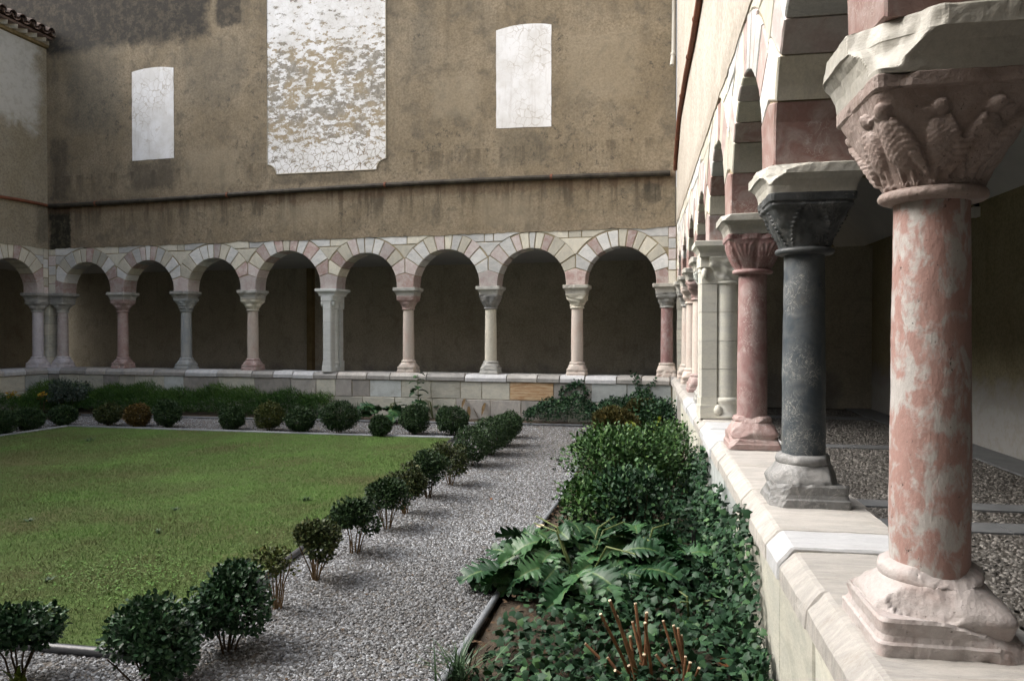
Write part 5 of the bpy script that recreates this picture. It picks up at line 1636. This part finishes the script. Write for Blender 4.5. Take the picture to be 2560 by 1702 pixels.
def shrub(x, y, W_, H_, label, mat, n, size, seed, template=OVAL, tf=OVALF, lump=.3, low=-.5, nst=8, stem='stem_dark', shell=.28, name='shrub', upb=.3, zlo=.1, tones=(.5, .24), cat='shrub', D=None):
    root = empty(name, (x, y, 0), 0, label, cat)
    rz = (H_ - zlo * H_) / 2
    if template is NEEDLE: P_, D_, _ = crown_pts(n, W_ / 2, (D or W_) / 2, rz, seed, shell, lump, low)
    else:
        P_, D_, _ = cluster_pts(n, W_ / 2 * 1.08, (D or W_) / 2 * 1.08, rz * 1.08, seed, 15)
        k_ = n // 5
        P_[:k_] *= rng.uniform(.9, 1.22, (k_, 1))
    P_[:, 2] += H_ * (1 + zlo) / 2
    P_[:, 2] = np.maximum(P_[:, 2], .02)
    link('crown', leaf_mesh('crown', P_, D_, size, seed, template, tf, upb, tones=tones), M[mat], root)
    link('stems', stems_mesh('stems', nst, W_ * .10, W_ * .4, H_ * .8, .007, seed), M[stem], root)
    return root
x, y = ground(1555, 1262); shrub(x - .02, y + .1, 1.1, .68, 'big leafy green shrub leaning over the path in the right bed', 'shrub', 5200, .040, 61, lump=.5, shell=.34, low=-1, nst=14, zlo=.0)
x, y = ground(1655, 1250); shrub(x, y, .75, .74, 'twiggy taller shrub next to the parapet in the right bed', 'shrub', 1900, .036, 62, lump=.5, shell=.42, low=-.8, nst=22, zlo=.02)
x, y = ground(1500, 1185); shrub(x, y, .6, .40, 'low green shrub behind the big leafy one at the path edge', 'shrub', 1500, .042, 63)
x, y = ground(1535, 1098); shrub(x, y, .72, .50, 'fuzzy olive-brown shrub in the far right bed', 'heather', 5200, .040, 64, NEEDLE, NEEDLEF, lump=.3, shell=.3, upb=.8)
x, y = ground(1608, 1085); shrub(x, y, .60, .56, 'second fuzzy olive shrub to the right of the olive-brown one', 'heather', 4200, .040, 65, NEEDLE, NEEDLEF, lump=.3, shell=.3, upb=.8, tones=(.32, .2))
x, y = ground(1650, 1092); shrub(x, y, .7, .58, 'dark glossy shrub against the far end of the right parapet', 'ivy', 2000, .05, 66)
x, y = ground(150, 1032); shrub(x, y + .25, .78, .66, 'grey-green rounded shrub in the far left corner', 'greyshrub', 3000, .045, 67, OVAL4, OVAL4F, lump=.3)
x, y = ground(1560, 1165); shrub(x + .1, y, .8, .38, 'low dark leafy shrub under the spurge shoots', 'shrub', 1500, .04, 68)

x, y = ground(1470, 1325); shrub(x + .05, y, .62, .40, 'leafy green shrub at the path edge behind the acanthus', 'shrub', 1700, .042, 161, nst=9, zlo=.0)
x, y = ground(1600, 1345); shrub(x, y, .72, .50, 'dark leafy shrub between the acanthus and the big leafy shrub', 'ivy', 1900, .046, 162, nst=10, zlo=.0)
x, y = ground(1690, 1180); shrub(x, y, .55, .62, 'loose green shrub against the middle of the right parapet', 'shrub', 1300, .038, 163, nst=12, zlo=.05)
# juniper carpet in the back left bed
n = 26000
a_ = rng.uniform(6.6, xcl - .35, n)
yo = .30 + .85 * rng.uniform(0, 1, n)
top = .46 + .05 * np.sin(a_ * 3) + .05 * np.sin(a_ * 7.7) - np.clip(7.4 - a_, 0, 1) * .22
zz = top * np.clip(1.12 - ((yo - .30) / .9) ** 2.2, 0, 1) * rng.uniform(.55, 1.05, n)
pts = np.array([FB.w(a, b, max(c, .01)) for a, b, c in zip(a_, yo, zz)])
o = foliage('juniper_carpet', 'fine-needled green carpet in the back left bed', 'ground cover', pts, .001, 'juniper', NEEDLE, NEEDLEF, kind='stuff')
bpy.data.objects.remove(o)
ax = unit(n) * .8 + np.array(FB.n) * .5 + np.array([-.25, 0, .55])
tn = np.clip(.35 + .5 * fieldn(pts[:, :2], 3, 40) + .35 * (zz / .4 - .5) + rng.normal(0, .18, n), 0, 1)
V, F, t = scatter(NEEDLE, NEEDLEF, pts, ax, unit(n), np.c_[np.full(n, .011), rng.uniform(.06, .15, n), rng.uniform(.06, .15, n)], tn)
o = link('juniper_carpet', npmesh('juniper_carpet', V, F, t), M['juniper']); tag(o, 'fine-needled green carpet in the back left bed', 'ground cover', None, 'stuff')
# the same carpet along the left bed
n = 6000
a_ = rng.uniform(.3, 4.0, n); yo = .30 + .95 * rng.uniform(0, 1, n)
zz = (.33 + .06 * np.sin(a_ * 4)) * np.clip(1.12 - ((yo - .30) / 1.0) ** 2.2, 0, 1) * rng.uniform(.5, 1.05, n)
pts = np.array([FL.w(a, b, max(c, .01)) for a, b, c in zip(a_, yo, zz)])
ax = unit(n) * .8 + np.array(FL.n) * .5 + np.array([0, 0, .55])
V, F, t = scatter(NEEDLE, NEEDLEF, pts, ax, unit(n), np.c_[np.full(n, .011), rng.uniform(.06, .15, n), rng.uniform(.06, .15, n)], np.clip(rng.normal(.5, .22, n), 0, 1))
o = link('juniper_carpet', npmesh('juniper_carpet', V, F, t), M['juniper']); tag(o, 'fine-needled green carpet at the left edge below the left parapet', 'ground cover', None, 'stuff')

def tuft(x, y, n, hgt, spread, label, mat='iris', wd=.016, seed=0, name='leaf_tuft', cat='plant', group=None):
    """blade leaves: each a bent, tapering strip"""
    r_ = np.random.default_rng(seed)
    V = []; F = []; T = []
    for k in range(n):
        a = r_.uniform(0, 6.28); le = r_.uniform(.15, 1.0) * spread; h = hgt * r_.uniform(.6, 1.1)
        bx, by = r_.normal(0, spread * .18, 2)
        ca, sa = math.cos(a), math.sin(a); w_ = wd * r_.uniform(.6, 1.1); b0 = len(V)
        tn_ = float(np.clip(r_.normal(.5, .22), 0, 1))
        for q in range(5):
            u_ = q / 4
            rr = le * u_ ** 1.8; z_ = h * (u_ - .22 * u_ ** 3 * (le / spread))
            ww = w_ * (1 - u_ ** 2) * .5 + .0006
            cx_, cy_ = bx + rr * ca, by + rr * sa
            V += [(cx_ - sa * ww, cy_ + ca * ww, z_), (cx_ + sa * ww, cy_ - ca * ww, z_)]
        for q in range(4):
            F.append((b0 + 2*q, b0 + 2*q + 1, b0 + 2*q + 3, b0 + 2*q + 2)); T.append(tn_)
    o = link(name, npmesh(name, np.array(V), np.array(F), np.array(T)), M[mat])
    o.location = (x, y, 0)
    return tag(o, label, cat, group)
x, y = ground(1158, 1712); tuft(x, y, 70, .20, .24, 'grass tuft at the bottom edge beside the bed pipe', 'iris', .012, 1, 'grass_tuft')
g_i = 'blade-leaved clumps in the beds'
for k, (px, py, h, sp, lb) in enumerate([
    (735, 1052, .30, .22, 'blade-leaved clump behind the yellow-flecked ball bush'), (800, 1050, .33, .22, 'blade-leaved clump left of the tallest ball bush'),
    (895, 1052, .36, .22, 'blade-leaved clump between the tallest and the smallest ball bush'), (690, 1050, .26, .2, 'low blade-leaved clump behind the middle of the back row'),
    (1600, 1140, .42, .25, 'upright blade-leaved clump by the parapet in the right bed'), (1545, 1145, .36, .25, 'blade-leaved clump in front of the olive-brown shrub'),
    (1660, 1120, .40, .22, 'blade-leaved clump against the far part of the right parapet'), (1480, 1128, .20, .14, 'small blade-leaved tuft at the edge of the gravel')]):
    x, y = ground(px, py); tuft(x, y, 46, h, sp, lb, 'iris', .020, 50 + k, group=g_i)
# spurge shoots with yellow-green tops
def spurge(px, py, h, label, seed):
    x, y = ground(px, py)
    root = empty('spurge', (x, y, 0), 0, label, 'plant', 'spurge shoots in the right bed')
    rs = random.Random(seed)
    mb = MB(); mb.tube([(0, 0, 0), (.01, 0, h * .5), (rs.uniform(-.03, .03), 0, h)], [.006, .005, .004], 6)
    link('stalk', mb.mesh('stalk'), M['stem'], root)
    n = 46
    z_ = rng.uniform(.35, 1.03, n) * h
    p = np.c_[rng.normal(0, .03, (n, 2)), z_]
    V, F, t = scatter(OVAL, OVALF, p, np.c_[rng.normal(0, 1, (n, 2)), np.full(n, .5)], unit(n) * .4 + np.array([0, 0, 1]), rng.uniform(.04, .085, n), np.clip(z_ / h * .8 + rng.normal(0, .15, n), 0, 1))
    link('leaves', npmesh('leaves', V, F, t), M['spurge'], root)
for k, (px, py, h, lb) in enumerate([(1553, 1165, .42, 'yellow-green spurge shoot nearest the path in the right bed'), (1580, 1155, .50, 'tallest yellow-green spurge shoot in the right bed'),
                                     (1645, 1150, .50, 'yellow-green shoot near the parapet, right of the tallest'), (1590, 1175, .36, 'short yellow-green shoot in front of the tallest one')]):
    spurge(px, py, h, lb, k)

# acanthus: big lobed leaves, each its own object
def acanthus_leaf(seed, lobes=6, droop=.5):
    rs = random.Random(seed)
    V = []; F = []; RIB = []
    n = lobes * 5
    def spine(t):
        return Vector((0, t * (1 - .10 * t), .34 * t - droop * t * t))
    for i in range(n + 1):
        t = i / n
        env = math.sin(math.pi * min(1, t * .93 + .09)) ** .7
        ph = (t * lobes) % 1.0
        w_ = .40 * env * (.40 + .60 * abs(math.sin(math.pi * ph)) ** .7)
        p = spine(t)
        fold = .20
        jl, jr = rs.uniform(.85, 1.12), rs.uniform(.85, 1.12)
        sh = .10 * math.sin(math.pi * ph)
        V += [(-w_ * jl, p.y + sh + .02, p.z + w_ * fold - .3 * w_ * w_ + rs.uniform(-.03, .03)), (-w_ * .5 * jl, p.y + sh * .5, p.z + w_ * fold * .8), (-.007, p.y, p.z), (.007, p.y, p.z), (w_ * .5 * jr, p.y + sh * .5, p.z + w_ * fold * .8), (w_ * jr, p.y + sh + .02, p.z + w_ * fold - .3 * w_ * w_ + rs.uniform(-.03, .03))]
        RIB += [0, 0, 1, 1, 0, 0]
    for i in range(n):
        a = i * 6; b = a + 6
        for k in range(5): F.append((a+k, a+k+1, b+k+1, b+k))
    tone = [rs.uniform(.25, .8)] * len(F)
    return npmesh('leaf', np.array(V), np.array(F), np.array(tone), np.array(RIB))
ALEAF = [acanthus_leaf(s, 5 + s % 3, .42 + .1 * (s % 4)) for s in range(7)]
for me_ in ALEAF: me_.materials.append(M['acanthus']); me_.shade_smooth()
def acanthus(x, y, n, L, rad, H_, label, seed, ell=1.0):
    root = empty('acanthus', (x, y, 0), 0, label, 'plant')
    rs = random.Random(seed)
    for k in range(n):
        a = rs.uniform(0, 6.28); r_ = rad * math.sqrt(rs.uniform(.0, 1))
        z_ = H_ * (1 - .65 * (r_ / rad) ** 2) * rs.uniform(.45, 1)
        o = bpy.data.objects.new('leaf', rs.choice(ALEAF)); COL.objects.link(o); o.parent = root
        s = L * rs.uniform(.6, 1.15)
        yaw = a - math.pi / 2 + rs.uniform(-.6, .6)
        o.location = (r_ * math.cos(a) * ell * .75, r_ * math.sin(a) * .75, z_ * .8)
        o.rotation_euler = (rs.uniform(-.45, .45), rs.uniform(-.7, .7), yaw + rs.uniform(-.5, .5))
        o.scale = (s, s, s)
    mb = MB()
    for k in range(max(3, n // 24)):
        a = rs.uniform(0, 6.28); r_ = rad * rs.uniform(.4, .85)
        mb.tube([(0.04 * math.cos(a), .04 * math.sin(a), 0), (r_ * .5 * math.cos(a), r_ * .5 * math.sin(a), H_ * .75), (r_ * math.cos(a), r_ * math.sin(a), H_ * .8)], [.008, .007, .005], 6)
    link('leaf_stalks', mb.mesh('leaf_stalks'), M['spurge_stalk'], root)
M['spurge_stalk'] = simple('pale_green_stalk', (0.07, 0.10, 0.03), (0.15, 0.18, 0.07), 9, bump=.1, rough=.5)
x, y = ground(1455, 1478); acanthus(x, y + .1, 130, .27, .66, .42, 'large acanthus clump with lobed glossy leaves spilling towards the path', 1, 1.05)
x, y = ground(1600, 1450); acanthus(x, y + .15, 75, .22, .48, .38, 'acanthus clump against the ivy-covered parapet', 2)
x, y = ground(960, 1056); acanthus(x, y + .15, 26, .36, .45, .42, 'acanthus clump below the back parapet behind the smallest ball bush', 3)
x, y = ground(1085, 1050); acanthus(x, y + .15, 16, .32, .32, .44, 'acanthus clump behind the ball bush at the right end of the back row', 4)
x, y = ground(1760, 1575); acanthus(x - .05, y, 5, .28, .16, .22, 'few broad acanthus leaves at the foot of the right parapet', 5)
x, y = ground(1040, 1052)
root = empty('acanthus_spike', (x, y + .25, 0), 0, 'tall leafy acanthus shoot rising to the back coping', 'plant')
mb = MB(); mb.tube([(0, 0, 0), (.01, 0, .4), (0, 0, .82)], [.01, .008, .005], 6); link('stalk', mb.mesh('stalk'), M['spurge_stalk'], root)
rs = random.Random(3)
for k in range(11):
    o = bpy.data.objects.new('leaf', ALEAF[k % 7]); COL.objects.link(o); o.parent = root
    o.location = (0, 0, .45 + .04 * k); o.rotation_euler = (rs.uniform(-.3, .2), rs.uniform(-.3, .3), k * 2.4); s = .22 - .008 * k; o.scale = (s, s, s)

# withered stalks in front of the back wall
def dry_plant(px, py, n, h, label, seed, green=0.0):
    x, y = ground(px, py)
    root = empty('withered_plant', (x, y + .2, 0), 0, label, 'plant', 'withered plants by the back parapet')
    rs = random.Random(seed)
    for k in range(n):
        a = rs.uniform(0, 6.28); hh = h * rs.uniform(.6, 1.0); le = rs.uniform(.08, .2)
        mb = MB(); mb.tube([(0, 0, 0), (le * .3 * math.cos(a), le * .3 * math.sin(a), hh * .6), (le * math.cos(a), le * math.sin(a), hh), (le * 1.6 * math.cos(a), le * 1.6 * math.sin(a), hh * .92)], [.008, .007, .005, .003], 5)
        link('stalk', mb.mesh('stalk'), M['dry'], root)
        o = tuft_leaf(rs, a, le, hh, green)
        link('hanging_leaf', o, M['iris' if green > rs.random() else 'dry'], root)
def tuft_leaf(rs, a, le, hh, green):
    ca, sa = math.cos(a), math.sin(a)
    V = []; F = []
    L = rs.uniform(.16, .28); dn = -1 if green < .5 else .25
    for q in range(6):
        u_ = q / 5
        w_ = .035 * math.sin(math.pi * (u_ * .9 + .08))
        r_ = le * 1.2 + L * .55 * u_; z_ = hh + (dn * L * u_ ** 1.4)
        V += [(r_ * ca - sa * w_, r_ * sa + ca * w_, z_), (r_ * ca, r_ * sa, z_ - .01), (r_ * ca + sa * w_, r_ * sa - ca * w_, z_)]
    for q in range(5):
        b = q * 3; F += [(b, b+1, b+4, b+3), (b+1, b+2, b+5, b+4)]
    return npmesh('hanging_leaf', np.array(V), np.array(F), np.full(len(F), rs.uniform(.3, .8)))
dry_plant(1170, 1050, 6, .42, 'withered brown stalks behind the ball bush at the right end', 1, .3)
dry_plant(1225, 1050, 4, .44, 'withered dark stalks right of the first withered clump', 2)
dry_plant(1258, 1048, 3, .46, 'single dark drooping withered leaf left of the green broad-leaved plant', 3)
dry_plant(1318, 1052, 7, .40, 'green broad-leaved plant with yellowing leaves left of the ivy mound', 4, .85)

# pruned stems in the foreground bed
def cane_clump(x, y, tops, label, seed):
    root = empty('pruned_shrub', (x, y, 0), 0, label, 'shrub', 'pruned shrubs in the near bed')
    rs = random.Random(seed)
    for (tx, ty, tz, r_) in tops:
        b = (rs.uniform(-.04, .04), rs.uniform(-.04, .04), -.01)
        mid = ((b[0] + tx) / 2 + rs.uniform(-.012, .012), (b[1] + ty) / 2 + rs.uniform(-.01, .01), tz * .5)
        mb = MB(); mb.tube([b, mid, (tx, ty, tz)], [r_ * 1.15, r_, r_ * .9], 8)
        c = link('cane', mb.mesh('cane'), M['cane'], root)
        v_ = Vector((tx, ty, tz)); dr = (v_ - Vector(mid)).normalized()
        m2 = MB(); m2.tube([v_ - dr * .002, v_ + dr * .003], r_ * .91, 8); link('cut_end', m2.mesh('cut_end'), M['cut'], c)
def canes(x, y, pxs, label, seed):
    """tops given as photo positions, taken at the clump's own distance"""
    rs = random.Random(seed + 50)
    T = []
    for (px, py) in pxs:
        dy = rs.uniform(-.10, .10)
        yy_ = y + dy
        T.append(((px - 1280) / FPX * yy_ - x, dy, CZ - (py - 828) / FPX * yy_, rs.uniform(.0065, .0085)))
    cane_clump(x, y, T, label, seed)
canes(.60, 3.25, [(1503, 1538), (1526, 1504), (1544, 1544), (1583, 1557), (1590, 1511), (1618, 1534), (1577, 1594), (1464, 1612), (1520, 1648), (1614, 1560), (1612, 1640), (1540, 1680), (1574, 1668)], 'pruned red-brown shrub stems in the foreground, left clump', 1)
canes(.76, 3.22, [(1660, 1555), (1686, 1567), (1697, 1573), (1706, 1591), (1642, 1640), (1728, 1660), (1681, 1675), (1716, 1645), (1750, 1674)], 'pruned red-brown shrub stems in the foreground, right clump', 2)
# stake, fallen leaves
x, y = ground(1731, 1414)
mb = MB(); mb.tube([(0, 0, 0), (0, 0, .25)], .006, 6); mb.tube([(.018, .0, 0), (.018, 0, .24)], .006, 6); mb.tube([(0, 0, .21), (.018, 0, .21)], .004, 6)
o = link('garden_stake', mb.mesh('garden_stake'), M['black_metal']); o.location = (x, y, 0); tag(o, 'thin black double stake standing in the ivy near the parapet', 'stake')
rs = random.Random(8)
for k, (px, py, lb) in enumerate([(1780, 1690, 'curled orange-brown dead leaf at the bottom edge by the parapet'), (1812, 1684, 'dead brown leaf touching the parapet foot at the bottom edge'), (1795, 1702, 'dead leaf half cut by the bottom edge'),
                                  (1350, 1402, 'pale dry leaf lying in the acanthus'), (1490, 1492, 'reddish dead leaf under the acanthus'), (1228, 1250, 'small brown leaf lying alone on the gravel path')]):
    x, y = ground(px, py)
    V = []
    for (a, b) in ((0, 0), (.4, .3), (.35, .7), (0, 1), (-.35, .7), (-.4, .3)):
        V.append((a, b - .5, .25 * abs(a) + .15 * (b - .5) ** 2))
    V.append((0, 0, 0))
    me_ = pyd('dead_leaf', V, [(i, (i + 1) % 6, 6) for i in range(6)])
    o = link('dead_leaf', me_, M['dead' if k != 3 else 'cut'])
    s = .075 if k < 5 else .03
    o.scale = (s, s, s); o.location = (x, y, .05 if k < 3 else (.25 if k == 3 else .03 if k == 4 else .012)); o.rotation_euler = (rs.uniform(-.4, .4), rs.uniform(-.4, .4), rs.uniform(0, 6))
    tag(o, lb, 'leaf', 'fallen leaves')
for k, (px, py, lb) in enumerate([(6, 992, 'orange-leaved plant at the left edge under the left parapet'), (82, 997, 'yellow-leaved plant under the left parapet')]):
    x, y = ground(px, py + 40)
    shrub(x, y + .3, .22, .42, lb, 'straw', 26, .07, 90 + k, nst=3, shell=.5, name='leafy_plant', cat='plant', zlo=.4)
# dark spiky plant in the far corner of the gallery
x, y = ground(2106, 995)
root = empty('potted_plant', (x, y, 0), 0, 'dark spiky potted plant in the far corner of the right gallery', 'plant')
v, f = loft([(0.001, .12, 2), (.22, .16, 2), (.24, .17, 2), (.26, .165, 2)], 20); link('pot', pyd('pot', v, f), M['black_metal'], root)
mb = MB()
for a in range(9):
    t = a * 2.4; L = .25 + .05 * (a % 3)
    mb.tube([(0, 0, .2), (.12 * math.cos(t), .12 * math.sin(t), .42), (L * math.cos(t), L * math.sin(t), .55 + .04 * (a % 4))], [.02, .014, .004], 5)
link('spiky_leaves', mb.mesh('spiky_leaves'), M['wood'], root)

# leaf litter on the soil, weeds and clover in the lawn
n = 1500
yy = rng.uniform(2.5, 9.5, n); lo = np.array([bedx(a)[0] for a in yy]); hi = np.array([bedx(a)[1] for a in yy])
pts = np.c_[lo + .03 + (hi - lo - .05) * rng.uniform(0, 1, n) ** 1.5, yy, .045 + rng.uniform(0, .03, n)]
V, F, t = scatter(OVAL, OVALF, pts, np.c_[rng.normal(0, 1, (n, 2)), rng.normal(0, .2, n)], unit(n) * .5 + np.array([0, 0, 1]), rng.uniform(.012, .038, n), rng.uniform(0, 1, n))
o = link('leaf_litter', npmesh('leaf_litter', V, F, t), M['litter']); tag(o, 'scattered brown leaf litter on the soil of the right bed', 'litter', None, 'stuff')
P_ = []
for (px, py, sx, k) in ((300, 1440, .35, 420), (330, 1425, .3, 300), (880, 1130, .7, 700), (760, 1150, .8, 600), (540, 1130, .7, 420), (450, 1470, .3, 240), (240, 1480, .3, 200), (800, 1330, .4, 260), (1000, 1140, .5, 400)):
    x, y = ground(px, py)
    P_.append(np.c_[rng.normal(x, sx, k), rng.normal(y, sx * .7, k)])
P_ = np.concatenate(P_); P_ = P_[inpoly(P_, LAWN)]; n = len(P_)
V, F, t = scatter(OVAL4, OVAL4F, np.c_[P_, .028 + rng.uniform(0, .012, n)], np.c_[rng.normal(0, 1, (n, 2)), np.full(n, .25)], unit(n) * .3 + np.array([0, 0, 1]), rng.uniform(.014, .026, n), np.clip(rng.normal(.7, .2, n), 0, 1))
o = link('clover', npmesh('clover', V, F, t), M['grass']); tag(o, 'brighter clover patches spread through the lawn', 'clover', None, 'stuff')
for k, (px, py, r_, lb) in enumerate([(765, 1257, .10, 'pale weed rosette in the lawn near the bush row'), (225, 1106, .14, 'low weed rosette near the far left of the lawn'), (440, 1280, .06, 'small weed in the middle of the lawn'),
                                      (395, 1338, .07, 'small weed left of the middle of the lawn'), (75, 1308, .06, 'tiny weed near the left edge of the lawn'), (120, 1460, .06, 'tiny weed at the lower left of the lawn')]):
    x, y = ground(px, py); tuft(x, y, 16, r_ * .5, r_, lb, 'iris', .014, 300 + k, 'lawn_weed', 'weed', 'weeds in the lawn').location.z = .02

q = sample(GRAVEL, 900); q = q[visible(q) & ~inpoly(q, LAWN)][:110]; n = len(q)
V, F, t = scatter(OVAL, OVALF, np.c_[q, np.full(n, .014)], np.c_[rng.normal(0, 1, (n, 2)), rng.normal(0, .15, n)], unit(n) * .35 + np.array([0, 0, 1]), rng.uniform(.010, .026, n), rng.uniform(0, 1, n))
o = link('fallen_leaves', npmesh('fallen_leaves', V, F, t), M['litter']); tag(o, 'tiny brown leaves scattered over the gravel', 'litter', None, 'stuff')

x, y = ground(52, 1696); tuft(x + .02, y - .05, 14, .10, .09, 'small yellow-green sprig at the foot of the lower left bush', 'spurge', .03, 401, 'sprig')
